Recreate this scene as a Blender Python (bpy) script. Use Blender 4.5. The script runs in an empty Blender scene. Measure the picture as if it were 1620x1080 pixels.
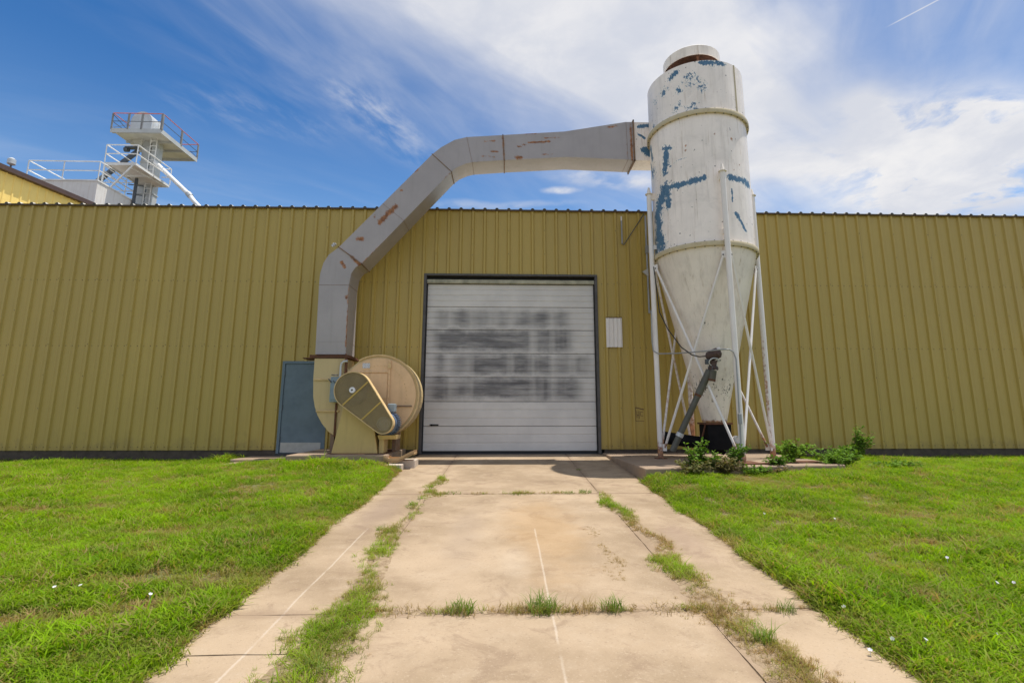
import bpy, math, random
import numpy as np
from mathutils import Vector, Matrix

random.seed(7)
rng = np.random.default_rng(11)
scene = bpy.context.scene
COL = scene.collection

# ------------------------------------------------------------------ camera
def rotm(p, y, r):
    cy, sy, cp, sp, cr, sr = math.cos(y), math.sin(y), math.cos(p), math.sin(p), math.cos(r), math.sin(r)
    Rz = np.array([[cy, -sy, 0], [sy, cy, 0], [0, 0, 1]])
    Rx = np.array([[1, 0, 0], [0, cp, -sp], [0, sp, cp]])
    Ry = np.array([[cr, 0, sr], [0, 1, 0], [-sr, 0, cr]])
    return Rz @ Rx @ Ry
CAM = np.array([0.0, -12.824, 0.816])
RC = rotm(math.radians(10.212), math.radians(-1.863), math.radians(0.007))
cd = bpy.data.cameras.new('camera')
cam = bpy.data.objects.new('camera', cd)
COL.objects.link(cam)
cd.sensor_fit = 'HORIZONTAL'
cd.sensor_width = 36.0
cd.lens = 830.0 / 1620.0 * 36.0
cd.shift_x = (810 - 828) / 1620.0
cd.shift_y = (506 - 540) / 1620.0
cd.clip_start = 0.05
cd.clip_end = 2000
M = Matrix.Identity(4)
for i in range(3):
    M[i][0] = RC[i][0]; M[i][1] = RC[i][2]; M[i][2] = -RC[i][1]; M[i][3] = CAM[i]
cam.matrix_world = M
scene.camera = cam

# ------------------------------------------------------------------ light
SUN = Vector((0.285, 0.062, 1.0)).normalized()      # direction towards the sun
sl = bpy.data.lights.new('sun', 'SUN')
sl.energy = 4.6
sl.angle = math.radians(0.53)
sl.color = (1.0, 0.95, 0.87)
so = bpy.data.objects.new('sun', sl)
so.rotation_euler = (-SUN).to_track_quat('-Z', 'Y').to_euler()
so.location = (10, 5, 40)
COL.objects.link(so)

scene.view_settings.view_transform = 'Standard'
scene.view_settings.look = 'None'
scene.view_settings.gamma = 1.0
scene.view_settings.exposure = 0.22
scene.view_settings.use_curve_mapping = False
scene.cycles.max_bounces = 7
scene.cycles.diffuse_bounces = 4
scene.cycles.transparent_max_bounces = 8


class NT:
    """small helper around a node tree"""
    def __init__(s, tree):
        s.t = tree; s.n = tree.nodes; s.l = tree.links
    def node(s, kind, **kw):
        n = s.n.new(kind)
        for k, v in kw.items():
            setattr(n, k, v)
        return n
    def put(s, sock, v):
        if isinstance(v, bpy.types.NodeSocket):
            s.l.new(v, sock)
        elif v is not None:
            if hasattr(sock.default_value, '__len__') and not hasattr(v, '__len__'):
                v = (v,) * len(sock.default_value)
            if hasattr(sock.default_value, '__len__') and len(sock.default_value) == 4 and len(v) == 3:
                v = tuple(v) + (1,)
            sock.default_value = v
    def m(s, op, a, b=None, c=None, clamp=False):
        n = s.node('ShaderNodeMath', operation=op, use_clamp=clamp)
        s.put(n.inputs[0], a)
        if b is not None: s.put(n.inputs[1], b)
        if c is not None: s.put(n.inputs[2], c)
        return n.outputs[0]
    def v(s, op, a, b=None, scale=None):
        n = s.node('ShaderNodeVectorMath', operation=op)
        s.put(n.inputs[0], a)
        if b is not None: s.put(n.inputs[1], b)
        if scale is not None: s.put(n.inputs['Scale'], scale)
        return n.outputs[1] if op in ('LENGTH', 'DISTANCE', 'DOT_PRODUCT') else n.outputs[0]
    def xyz(s, x, y, z):
        n = s.node('ShaderNodeCombineXYZ')
        for i, q in enumerate((x, y, z)): s.put(n.inputs[i], q)
        return n.outputs[0]
    def sep(s, vec):
        n = s.node('ShaderNodeSeparateXYZ'); s.put(n.inputs[0], vec)
        return n.outputs
    def noise(s, vec, scale=1.0, detail=4.0, rough=0.55, dist=0.0):
        n = s.node('ShaderNodeTexNoise')
        s.put(n.inputs['Vector'], vec)
        n.inputs['Scale'].default_value = scale; n.inputs['Detail'].default_value = detail
        n.inputs['Roughness'].default_value = rough; n.inputs['Distortion'].default_value = dist
        return n.outputs[0]
    def step(s, x, lo, hi):
        n = s.node('ShaderNodeMapRange', interpolation_type='SMOOTHSTEP')
        s.put(n.inputs[0], x)
        n.inputs[1].default_value = lo; n.inputs[2].default_value = hi
        return n.outputs[0]
    def mix(s, f, a, b, mode='MIX'):
        n = s.node('ShaderNodeMix', data_type='RGBA', blend_type=mode)
        s.put(n.inputs[0], f); s.put(n.inputs[6], a); s.put(n.inputs[7], b)
        return n.outputs[2]
    def attr(s, name, kind='GEOMETRY'):
        n = s.node('ShaderNodeAttribute', attribute_type=kind, attribute_name=name)
        return n.outputs['Fac']
    def pos(s):
        return s.node('ShaderNodeNewGeometry').outputs['Position']


# ------------------------------------------------------------------ sky
world = bpy.data.worlds.new('World')
scene.world = world
world.use_nodes = True
W = NT(world.node_tree)
W.n.clear()
out = W.node('ShaderNodeOutputWorld')
bg = W.node('ShaderNodeBackground')
bg.inputs['Strength'].default_value = 0.1
W.l.new(bg.outputs[0], out.inputs[0])
sky = W.node('ShaderNodeTexSky', sky_type='NISHITA')
sky.sun_disc = False
sky.sun_elevation = math.asin(SUN.z)
sky.sun_rotation = math.atan2(SUN.x, SUN.y)
sky.altitude = 300
sky.air_density = 1.0
sky.dust_density = 0.6
sky.ozone_density = 2.5
dirv = W.v('NORMALIZE', W.node('ShaderNodeTexCoord').outputs['Generated'])
dx, dy, dz = W.sep(dirv)
den = W.m('ADD', W.m('MAXIMUM', dz, 0.0), 0.15)
U = W.m('DIVIDE', dx, den)
V = W.m('DIVIDE', dy, den)
uv = W.xyz(U, V, 0.0)
# domain warp so that the clouds are ragged
wn = W.node('ShaderNodeTexNoise'); W.put(wn.inputs['Vector'], uv)
wn.inputs['Scale'].default_value = 2.6; wn.inputs['Detail'].default_value = 5
warp = W.v('SCALE', W.v('SUBTRACT', wn.outputs['Color'], (0.5, 0.5, 0.5)), scale=0.22)
uvw = W.v('ADD', uv, warp)
uvs = W.v('ADD', uv, W.v('SCALE', warp, scale=0.45))

def blob(cx, cy, rx, ry, ang, vec, e0=1.25, e1=0.15):
    """soft elliptical mask, 1 in the middle"""
    mp = W.node('ShaderNodeMapping', vector_type='TEXTURE')
    W.put(mp.inputs[0], vec)
    mp.inputs['Location'].default_value = (cx, cy, 0)
    mp.inputs['Rotation'].default_value = (0, 0, math.radians(ang))
    mp.inputs['Scale'].default_value = (rx, ry, 1)
    d = W.v('LENGTH', mp.outputs[0])
    return W.step(d, e0, e1)

def stretched(ang, sx, sy, scale, detail=6, rough=0.6, dist=0.3, seed=0.0):
    mp = W.node('ShaderNodeMapping', vector_type='TEXTURE')
    W.put(mp.inputs[0], uv)
    mp.inputs['Location'].default_value = (seed, seed * 0.7, 0)
    mp.inputs['Rotation'].default_value = (0, 0, math.radians(ang))
    mp.inputs['Scale'].default_value = (sx, sy, 1)
    return W.noise(mp.outputs[0], scale, detail, rough, dist)

fib = stretched(33, 1.0, 0.26, 2.6, 6, 0.52, 0.35)
fib2 = stretched(58, 1.0, 0.30, 3.0, 6, 0.52, 0.6, 3.1)
fib3 = stretched(62, 1.0, 0.45, 6.0, 8, 0.60, 0.15, 1.3)
puff = W.noise(uvw, 4.2, 9, 0.6, 0.2)
def add(*a):
    r = a[0]
    for q in a[1:]: r = W.m('ADD', r, q)
    return r
mul = lambda a, b: W.m('MULTIPLY', a, b)
# broad cirrus bank, upper middle to the right
bank = add(mul(blob(0.30, 1.10, 0.80, 0.24, 30, uvs, 1.7, 0.0), 0.75), mul(blob(0.0, 0.80, 0.60, 0.22, 28, uvs, 1.7, 0.0), 0.85),
           mul(blob(0.62, 1.40, 0.95, 0.42, 25, uvs, 1.5, 0.0), 0.42))
cirrus = mul(bank, W.m('ADD', 0.62, mul(W.step(fib, 0.15, 0.85), 0.50)))
thin = mul(add(mul(blob(-0.34, 1.12, 0.55, 0.26, 48, uvs, 1.7, 0.0), 0.30), mul(blob(0.25, 0.5, 1.4, 0.6, 20, uvs), 0.40)), W.step(fib2, 0.25, 0.9))
wisps = add(mul(mul(blob(-0.34, 1.30, 0.20, 0.07, 66, uvs, 1.6, 0.0), 0.62), W.step(fib3, 0.38, 0.72)),
            mul(mul(blob(-0.64, 1.27, 0.20, 0.08, 20, uvs, 1.6, 0.0), 0.30), W.step(fib3, 0.40, 0.75)),
            mul(mul(add(mul(blob(0.17, 1.625, 0.07, 0.030, 0, uvw), 1.0), mul(blob(-0.05, 1.72, 0.34, 0.035, 0, uvw), 0.35),
                mul(blob(0.33, 1.55, 0.22, 0.07, 12, uvw), 0.8)), W.step(puff, 0.30, 0.62)), 1.0))
# bright heap cloud at the lower right
heap = mul(add(mul(blob(1.24, 1.38, 0.52, 0.32, 20, uvw), 1.9), mul(blob(1.12, 1.13, 0.12, 0.035, 0, uvw), 0.9),
               mul(blob(0.64, 1.16, 0.13, 0.07, 30, uvw), 0.75), mul(blob(0.88, 1.17, 0.12, 0.08, 30, uvw), 0.72), mul(blob(0.68, 1.40, 0.34, 0.12, 20, uvw), 0.95)), W.step(puff, 0.29, 0.53))
# low thin layer near the horizon and more cloud outside the frame
veil = mul(blob(1.0, 0.95, 1.10, 0.90, 30, uv), 0.20)
low = mul(W.step(dz, 0.5, 0.12), mul(W.step(fib, 0.35, 0.8), 0.35))
rest = mul(W.step(V, 0.80, 0.2), W.m('ADD', 0.30, mul(W.step(puff, 0.36, 0.66), 0.6)))  # unseen cloud behind the camera, raised to whiten and lift the fill light
# vapour trail
ta, tb = (0.775, 0.935), (0.87, 0.80)
tl = math.hypot(tb[0] - ta[0], tb[1] - ta[1]); tx, ty = (tb[0] - ta[0]) / tl, (tb[1] - ta[1]) / tl
al = W.m('ADD', mul(W.m('SUBTRACT', U, ta[0]), tx), mul(W.m('SUBTRACT', V, ta[1]), ty))
ac = W.m('ABSOLUTE', W.m('ADD', mul(W.m('SUBTRACT', U, ta[0]), -ty), mul(W.m('SUBTRACT', V, ta[1]), tx)))
trail = mul(mul(W.step(ac, 0.0030, 0.0003), W.step(al, 0.0, 0.03)), mul(W.step(al, tl * 1.5, tl), 0.42))
c1 = W.m('MINIMUM', add(mul(cirrus, 0.93), veil, thin, wisps, low, rest, trail), 0.93)
c2 = W.m('MINIMUM', heap, 0.97)
alpha = W.m('SUBTRACT', 1.0, mul(W.m('SUBTRACT', 1.0, c1), W.m('SUBTRACT', 1.0, c2)))
shade = W.step(W.noise(uvw, 3.0, 6, 0.6), 0.35, 0.7)
ccol = W.mix(shade, (5.9, 6.1, 6.7), (7.7, 7.6, 7.6))
tint = W.mix(W.step(dz, 0.28, 0.56), (0.98, 1.24, 1.40), (0.34, 0.80, 1.18))
skyc = W.mix(1.0, sky.outputs[0], tint, 'MULTIPLY')
final = W.mix(alpha, skyc, ccol)
W.l.new(final, bg.inputs['Color'])

# ------------------------------------------------------------------ materials
MATS = {}
def principled(name):
    m = bpy.data.materials.new(name); m.use_nodes = True
    T = NT(m.node_tree); b = T.n['Principled BSDF']
    MATS[name] = m
    return m, T, b

def mat(name, col, rough=0.55, metal=0.0, var=0.12, vscale=2.5, grime=None, gscale=1.0, streak=0.0, rust=False, chip=None,
        specks=None, bump=0.0, bscale=40.0, per_obj=0.0, spec=0.4, rust_amt=0.0):
    m, T, b = principled(name)
    p = T.pos()
    c = col
    n1 = T.noise(p, vscale, 5, 0.6)
    c = T.mix(T.step(n1, 0.25, 0.75), tuple(q * (1 - var) for q in col), tuple(min(1, q * (1 + var)) for q in col))
    if per_obj:
        r = T.node('ShaderNodeObjectInfo').outputs['Random']
        c = T.mix(r, c, tuple(q * (1 - per_obj) for q in col))
        n = T.n[-1]
        r2 = T.m('MULTIPLY', r, 1.0); c = T.mix(r2, c, T.mix(1.0, c, (1 - per_obj,) * 3, 'MULTIPLY'))
    if streak:
        sx, sy, sz = T.sep(p)
        sv = T.xyz(T.m('MULTIPLY', sx, 9.0), T.m('MULTIPLY', sy, 9.0), T.m('MULTIPLY', sz, 0.7))
        sn = T.step(T.noise(sv, 1.0, 5, 0.6), 0.48, 0.78)
        c = T.mix(T.m('MULTIPLY', sn, streak), c, grime or tuple(q * 0.5 for q in col))
    if grime is not None and not streak:
        gn = T.step(T.noise(p, gscale, 7, 0.65), 0.45, 0.75)
        c = T.mix(T.m('MULTIPLY', gn, 0.55), c, grime)
    if chip is not None:
        gm = T.step(T.noise(p, 2.2, 9, 0.72, 0.6), 0.46, 0.72)
        c = T.mix(T.m('MULTIPLY', gm, 0.32), c, tuple(q * 0.60 for q in col))
        fs = T.noise(T.xyz(T.m('MULTIPLY', T.sep(p)[0], 14.0), T.m('MULTIPLY', T.sep(p)[1], 14.0), T.m('MULTIPLY', T.sep(p)[2], 0.9)), 1.0, 6, 0.7)
        c = T.mix(T.m('MULTIPLY', T.step(fs, 0.56, 0.74), 0.6), c, (0.36, 0.25, 0.15))
        cn = T.m('ADD', T.m('MULTIPLY', T.noise(p, 7.0, 9, 0.78, 0.6), 0.6), T.m('MULTIPLY', T.noise(T.v('MULTIPLY', p, (1.0, 1.0, 0.55)), 30.0, 5, 0.7, 0.5), 0.4))
        k = T.m('ADD', T.attr('chip'), T.m('MULTIPLY', T.m('SUBTRACT', cn, 0.5), 3.0))
        cc = T.mix(T.step(T.noise(p, 30.0, 4, 0.6), 0.3, 0.7), chip, tuple(q * 0.72 for q in chip))
        c = T.mix(T.m('MULTIPLY', T.step(k, 0.40, 0.47), T.m('SUBTRACT', 1.0, T.step(k, 0.47, 0.51))), c, tuple(min(0.9, q * 1.08) for q in col))
        fl = T.step(T.noise(p, 42.0, 4, 0.65), 0.66, 0.70)
        c = T.mix(T.m('MULTIPLY', T.step(k, 0.47, 0.52), T.m('SUBTRACT', 1.0, T.m('MULTIPLY', fl, 0.8))), c, cc)
    if specks is not None:
        scol, thr, ss = specks
        sn = T.noise(p, ss, 4, 0.6)
        c = T.mix(T.step(sn, thr, thr + 0.02), c, scol)
    if rust or rust_amt:
        rn = T.noise(p, 14.0, 8, 0.7, 0.3)
        rc = T.mix(T.step(T.noise(p, 9.0, 4, 0.6), 0.35, 0.65), (0.19, 0.065, 0.02), (0.46, 0.19, 0.06))
        base = T.attr('rust') if rust else 0.0
        k = T.m('ADD', base, T.m('MULTIPLY', T.m('SUBTRACT', rn, 0.5), 1.5))
        if rust_amt:
            k = T.m('ADD', k, rust_amt)
        c = T.mix(T.m('MULTIPLY', T.step(k, 0.32, 0.80), 0.92), c, rc)
        rr = T.m('ADD', rough, T.m('MULTIPLY', T.step(k, 0.36, 0.62), 0.3), clamp=True)
        T.put(b.inputs['Roughness'], rr)
    else:
        b.inputs['Roughness'].default_value = rough
    if name == 'siding':
        sx, sy, sz = T.sep(p)
        sp = T.m('ADD', T.noise(p, 3.0, 8, 0.7), T.m('MULTIPLY', sz, -0.55))
        c = T.mix(T.m('MULTIPLY', T.step(sp, 0.30, 0.62), 0.45), c, (0.22, 0.155, 0.06))
        fd = T.noise(T.xyz(T.m('MULTIPLY', sx, 0.35), 0.0, T.m('MULTIPLY', sz, 0.25)), 1.0, 4, 0.6)
        c = T.mix(T.m('MULTIPLY', T.step(fd, 0.40, 0.70), 0.30), c, (0.40, 0.29, 0.075))
        rr_ = T.noise(T.xyz(T.m('MULTIPLY', sx, 26.0), 0.0, T.m('MULTIPLY', sz, 1.1)), 1.0, 5, 0.65)
        c = T.mix(T.m('MULTIPLY', T.step(rr_, 0.69, 0.80), 0.6), c, (0.20, 0.10, 0.035))
    T.put(b.inputs['Base Color'], c)
    b.inputs['Metallic'].default_value = metal
    b.inputs['Specular IOR Level'].default_value = spec
    if bump:
        bn = T.node('ShaderNodeBump')
        bn.inputs['Strength'].default_value = 0.6; bn.inputs['Distance'].default_value = bump
        T.put(bn.inputs['Height'], T.noise(p, bscale, 4, 0.6))
        T.l.new(bn.outputs[0], b.inputs['Normal'])
    return m

mat('siding', (0.465, 0.338, 0.080), 0.42, 0, 0.06, 0.6, grime=(0.41, 0.28, 0.07), streak=0.18, per_obj=0.02, bump=0.010, bscale=2.2, spec=0.5)
mat('siding_yellow', (0.97, 0.70, 0.21), 0.5, 0, 0.06, 1.0, spec=0.4)
mat('roof_metal', (0.60, 0.57, 0.50), 0.5, 0.0, 0.1)
mat('brown_trim', (0.085, 0.05, 0.04), 0.5)
mat('dark_trim', (0.05, 0.05, 0.05), 0.55, 0, 0.2, 4)
mat('door_jamb', (0.085, 0.08, 0.078), 0.5, 0.0, 0.2, 5, grime=(0.05, 0.04, 0.035), gscale=6)
mat('head_seal', (0.42, 0.40, 0.30), 0.7, 0, 0.25, 4, grime=(0.10, 0.11, 0.08), gscale=5)
mat('steel_door', (0.135, 0.185, 0.225), 0.45, 0, 0.12, 2.2, grime=(0.085, 0.12, 0.16), gscale=1.7)
mat('kick_plate', (0.40, 0.39, 0.38), 0.4, 0.3, 0.12, 6)
mat('foundation', (0.085, 0.065, 0.05), 0.85, 0, 0.25, 6, bump=0.006)
mat('screw', (0.20, 0.15, 0.07), 0.5)
mat('rubber', (0.018, 0.018, 0.02), 0.6, 0, 0.2)
mat('duct_grey', (0.385, 0.35, 0.345), 0.45, 0.15, 0.07, 1.4, grime=(0.27, 0.25, 0.22), streak=0.30, rust=True, spec=0.5, bump=0.012, bscale=1.8)
mat('duct_flange', (0.22, 0.15, 0.10), 0.6, 0.1, 0.2, 6, rust_amt=0.38)
mat('rust', (0.13, 0.055, 0.03), 0.8, 0, 0.35, 10, rust_amt=0.3, bump=0.003, bscale=60)
mat('rusty_dark', (0.085, 0.055, 0.048), 0.7, 0.1, 0.4, 14, rust_amt=0.16, bump=0.003, bscale=50)
mat('white_paint', (0.93, 0.85, 0.79), 0.42, 0, 0.07, 1.6, grime=(0.54, 0.49, 0.44), streak=0.42, rust=True, chip=(0.085, 0.20, 0.33), specks=((0.05, 0.05, 0.06), 0.685, 13.0))
mat('cone_paint', (0.84, 0.77, 0.69), 0.42, 0, 0.07, 1.3, grime=(0.46, 0.41, 0.35), streak=0.42, rust=True, chip=(0.035, 0.028, 0.026), specks=((0.04, 0.03, 0.03), 0.72, 10.0))
mat('leg_paint', (0.80, 0.76, 0.73), 0.42, 0, 0.05, 2.0, grime=(0.5, 0.42, 0.33), streak=0.25, rust=True)
mat('ring_cream', (0.58, 0.50, 0.33), 0.55, 0, 0.15, 5, grime=(0.30, 0.22, 0.12), gscale=5)
mat('black_steel', (0.010, 0.010, 0.011), 0.8, 0, 0.3, 6, spec=0.1)
mat('auger_grey', (0.10, 0.098, 0.082), 0.5, 0.2, 0.18, 6, grime=(0.09, 0.085, 0.07), gscale=4)
mat('conduit', (0.32, 0.33, 0.34), 0.4, 0.4, 0.1)
mat('fan_tan', (0.73, 0.50, 0.28), 0.55, 0, 0.08, 2.6, grime=(0.40, 0.26, 0.13), streak=0.42, rust=True, bump=0.006, bscale=3.5)
mat('fan_column', (0.60, 0.46, 0.235), 0.5, 0, 0.05, 1.6, grime=(0.38, 0.26, 0.12), streak=0.42, rust=True, bump=0.006, bscale=3.5)
mat('fan_olive', (0.56, 0.41, 0.165), 0.5, 0, 0.07, 2.0, grime=(0.32, 0.21, 0.09), streak=0.45, rust=True, bump=0.004, bscale=4)
mat('guard_tan', (0.66, 0.48, 0.24), 0.55, 0, 0.10, 5.0, grime=(0.40, 0.26, 0.11), gscale=7)
mat('strap_yellow', (0.52, 0.35, 0.09), 0.5, 0, 0.1, 3)
mat('guard_wire', (0.36, 0.27, 0.14), 0.55, 0, 0.12, 4)
mat('guard_back', (0.36, 0.27, 0.15), 0.7, 0, 0.25, 6)
mat('pulley', (0.17, 0.15, 0.12), 0.5, 0.5, 0.2, 6)
mat('motor_blue', (0.12, 0.17, 0.26), 0.45, 0.1, 0.15, 8)
mat('switch_grey', (0.24, 0.30, 0.34), 0.45, 0.1, 0.12, 5)
mat('galvanised', (0.52, 0.54, 0.55), 0.45, 0.3, 0.1, 3)
mat('plate_print', (0.55, 0.55, 0.55), 0.4, 0.2, 0.5, 60)
mat('bin_white', (0.76, 0.73, 0.68), 0.5, 0, 0.07, 0.9, grime=(0.45, 0.33, 0.22), streak=0.4, rust_amt=0.13)
mat('rail_white', (0.78, 0.78, 0.76), 0.5)
mat('rail_red', (0.50, 0.14, 0.10), 0.55)
mat('tower_grey', (0.50, 0.51, 0.50), 0.5, 0.1, 0.08, 1)
mat('deck_grey', (0.58, 0.58, 0.54), 0.6, 0, 0.1, 1.5)
mat('deck_rusty', (0.70, 0.66, 0.60), 0.6, 0, 0.1, 1.5, rust_amt=0.17)
mat('post_grey', (0.24, 0.235, 0.23), 0.5, 0.1, 0.2, 3)
mat('dark_steel', (0.09, 0.10, 0.11), 0.5, 0.2, 0.2, 3)
mat('pad_concrete', (0.31, 0.225, 0.155), 0.85, 0, 0.16, 2.5, grime=(0.24, 0.18, 0.14), gscale=2.2, bump=0.004, bscale=70)
mat('block_concrete', (0.52, 0.44, 0.36), 0.85, 0, 0.12, 5, bump=0.004)
mat('tray_steel', (0.46, 0.30, 0.15), 0.55, 0, 0.15, 6, rust_amt=0.12)
mat('petal', (0.85, 0.82, 0.86), 0.6, 0, 0.03)
mat('brush_mark', (0.13, 0.07, 0.035), 0.6, 0, 0.3, 30)
mat('interior', (0.05, 0.05, 0.05), 0.9)

# overhead door: weathered white with four rows of dark smudges
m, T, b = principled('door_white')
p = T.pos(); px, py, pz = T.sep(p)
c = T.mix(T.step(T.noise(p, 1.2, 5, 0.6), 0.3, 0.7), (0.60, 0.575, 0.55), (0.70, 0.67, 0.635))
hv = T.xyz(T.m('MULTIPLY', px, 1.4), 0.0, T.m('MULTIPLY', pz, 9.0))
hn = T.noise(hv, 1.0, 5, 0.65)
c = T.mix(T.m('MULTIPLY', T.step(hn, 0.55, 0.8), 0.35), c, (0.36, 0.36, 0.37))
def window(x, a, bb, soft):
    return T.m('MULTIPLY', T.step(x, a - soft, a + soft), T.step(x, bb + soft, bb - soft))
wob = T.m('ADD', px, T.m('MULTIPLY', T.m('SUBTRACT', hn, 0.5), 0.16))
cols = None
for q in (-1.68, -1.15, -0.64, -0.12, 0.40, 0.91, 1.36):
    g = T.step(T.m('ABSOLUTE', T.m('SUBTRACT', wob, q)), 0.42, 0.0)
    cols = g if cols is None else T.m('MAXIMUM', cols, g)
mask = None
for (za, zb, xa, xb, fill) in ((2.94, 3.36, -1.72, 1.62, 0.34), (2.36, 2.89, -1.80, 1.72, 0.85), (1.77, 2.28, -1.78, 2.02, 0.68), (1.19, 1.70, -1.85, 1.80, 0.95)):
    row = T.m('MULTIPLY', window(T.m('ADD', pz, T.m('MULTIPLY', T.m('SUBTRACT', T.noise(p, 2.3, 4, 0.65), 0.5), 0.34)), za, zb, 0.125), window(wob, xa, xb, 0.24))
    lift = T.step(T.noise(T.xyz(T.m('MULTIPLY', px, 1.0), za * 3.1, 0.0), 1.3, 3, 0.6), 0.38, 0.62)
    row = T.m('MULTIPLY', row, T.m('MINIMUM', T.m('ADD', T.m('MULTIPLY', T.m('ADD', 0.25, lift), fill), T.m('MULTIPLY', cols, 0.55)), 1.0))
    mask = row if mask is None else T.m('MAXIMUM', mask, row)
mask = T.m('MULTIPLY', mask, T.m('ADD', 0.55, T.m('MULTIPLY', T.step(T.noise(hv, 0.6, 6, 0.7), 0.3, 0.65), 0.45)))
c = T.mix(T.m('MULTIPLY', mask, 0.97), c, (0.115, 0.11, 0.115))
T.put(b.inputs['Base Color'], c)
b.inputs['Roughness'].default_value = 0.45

# driveway concrete: warm, worn, with an orange stain, scrape lines and dirt along the joints
m, T, b = principled('drive_concrete')
p = T.pos(); px, py, pz = T.sep(p)
c = T.mix(T.step(T.noise(p, 0.9, 6, 0.62), 0.3, 0.7), (0.275, 0.20, 0.125), (0.42, 0.315, 0.21))
c = T.mix(T.m('MULTIPLY', T.step(T.noise(p, 3.1, 9, 0.75), 0.48, 0.72), 0.55), c, (0.43, 0.335, 0.235))
c = T.mix(T.m('MULTIPLY', T.step(T.noise(p, 2.4, 10, 0.74, 0.8), 0.51, 0.64), 0.52), c, (0.225, 0.155, 0.10))
c = T.mix(T.m('MULTIPLY', T.step(T.noise(p, 62.0, 3, 0.6), 0.56, 0.72), 0.40), c, (0.50, 0.395, 0.285))
c = T.mix(T.m('MULTIPLY', T.step(T.noise(p, 48.0, 4, 0.65), 0.56, 0.74), 0.45), c, (0.18, 0.125, 0.08))
def spot(cx, cy, rx, ry):
    qx = T.m('DIVIDE', T.m('SUBTRACT', px, cx), rx); qy = T.m('DIVIDE', T.m('SUBTRACT', py, cy), ry)
    d = T.m('SQRT', T.m('ADD', T.m('MULTIPLY', qx, qx), T.m('MULTIPLY', qy, qy)))
    d = T.m('ADD', d, T.m('MULTIPLY', T.m('SUBTRACT', T.noise(p, 2.5, 6, 0.65), 0.5), 1.1))
    return T.step(d, 1.1, 0.2)
c = T.mix(T.m('MULTIPLY', spot(0.42, -6.5, 0.6, 2.0), 0.36), c, (0.42, 0.255, 0.105))
c = T.mix(T.m('MULTIPLY', spot(-1.62, -5.6, 0.30, 1.3), 0.6), c, (0.26, 0.19, 0.14))
c = T.mix(T.m('MULTIPLY', spot(-0.45, -6.6, 0.25, 1.6), 0.35), c, (0.30, 0.23, 0.17))
c = T.mix(T.m('MULTIPLY', spot(0.10, -7.6, 0.2, 0.6), 0.22), c, (0.56, 0.48, 0.38))
c = T.mix(T.m('MULTIPLY', spot(1.9, -7.0, 0.25, 0.9), 0.45), c, (0.32, 0.23, 0.17))
for lx, y0 in ((0.335, -6.5), (-1.573, -6.45)):
    off = T.m('MULTIPLY', T.m('SUBTRACT', T.noise(p, 0.8, 3, 0.6), 0.5), 0.05)
    d = T.m('ABSOLUTE', T.m('SUBTRACT', T.m('ADD', px, off), lx))
    w_ = T.m('ADD', d, T.m('MULTIPLY', T.m('SUBTRACT', T.noise(p, 40.0, 4, 0.7), 0.5), 0.02))
    k = T.m('MULTIPLY', T.step(w_, 0.013, 0.003), T.step(py, y0 + 0.05, y0 - 0.1))
    k = T.m('MULTIPLY', k, T.step(T.noise(p, 2.2, 4, 0.6), 0.28, 0.5))
    c = T.mix(T.m('MULTIPLY', k, 0.42), c, (0.58, 0.50, 0.41))
pit = T.noise(p, 27.0, 3, 0.6)
c = T.mix(T.m('MULTIPLY', T.step(pit, 0.70, 0.76), 0.6), c, (0.14, 0.095, 0.06))
# dirt near joints
dj = None
for jx in (-1.15, 1.43, -2.05, 2.35):
    d = T.m('ABSOLUTE', T.m('SUBTRACT', px, jx)); dj = d if dj is None else T.m('MINIMUM', dj, d)
for jy in (-4.52, -8.74):
    d = T.m('ABSOLUTE', T.m('SUBTRACT', py, jy)); dj = T.m('MINIMUM', dj, d)
dj = T.m('ADD', dj, T.m('MULTIPLY', T.m('SUBTRACT', T.noise(p, 5.0, 6, 0.7), 0.5), 0.25))
c = T.mix(T.m('MULTIPLY', T.step(dj, 0.12, 0.0), 0.6), c, (0.27, 0.19, 0.125))
T.put(b.inputs['Base Color'], c)
b.inputs['Roughness'].default_value = 0.85
b.inputs['Specular IOR Level'].default_value = 0.25
bn = T.node('ShaderNodeBump'); bn.inputs['Strength'].default_value = 0.5; bn.inputs['Distance'].default_value = 0.004
T.put(bn.inputs['Height'], T.m('ADD', T.noise(p, 90.0, 4, 0.65), T.noise(p, 7.0, 4, 0.6)))
T.l.new(bn.outputs[0], b.inputs['Normal'])

# soil under the turf
m, T, b = principled('soil')
p = T.pos()
c = T.mix(T.step(T.noise(p, 1.3, 6, 0.65), 0.35, 0.65), (0.11, 0.12, 0.028), (0.21, 0.155, 0.08))
c = T.mix(T.m('MULTIPLY', T.step(T.noise(p, 45.0, 4, 0.6), 0.45, 0.7), 0.6), c, (0.045, 0.05, 0.015))
T.put(b.inputs['Base Color'], c); b.inputs['Roughness'].default_value = 0.95
m, T, b = principled('dry_dirt')
p = T.pos()
c = T.mix(T.step(T.noise(p, 18.0, 6, 0.65), 0.3, 0.7), (0.20, 0.135, 0.075), (0.36, 0.27, 0.17))
T.put(b.inputs['Base Color'], c); b.inputs['Roughness'].default_value = 0.95

m, T, b = principled('joint_dirt')
p = T.pos()
c = T.mix(T.step(T.noise(p, 18.0, 6, 0.65), 0.3, 0.7), (0.11, 0.075, 0.045), (0.24, 0.17, 0.10))
T.put(b.inputs['Base Color'], c); b.inputs['Roughness'].default_value = 0.95

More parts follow.
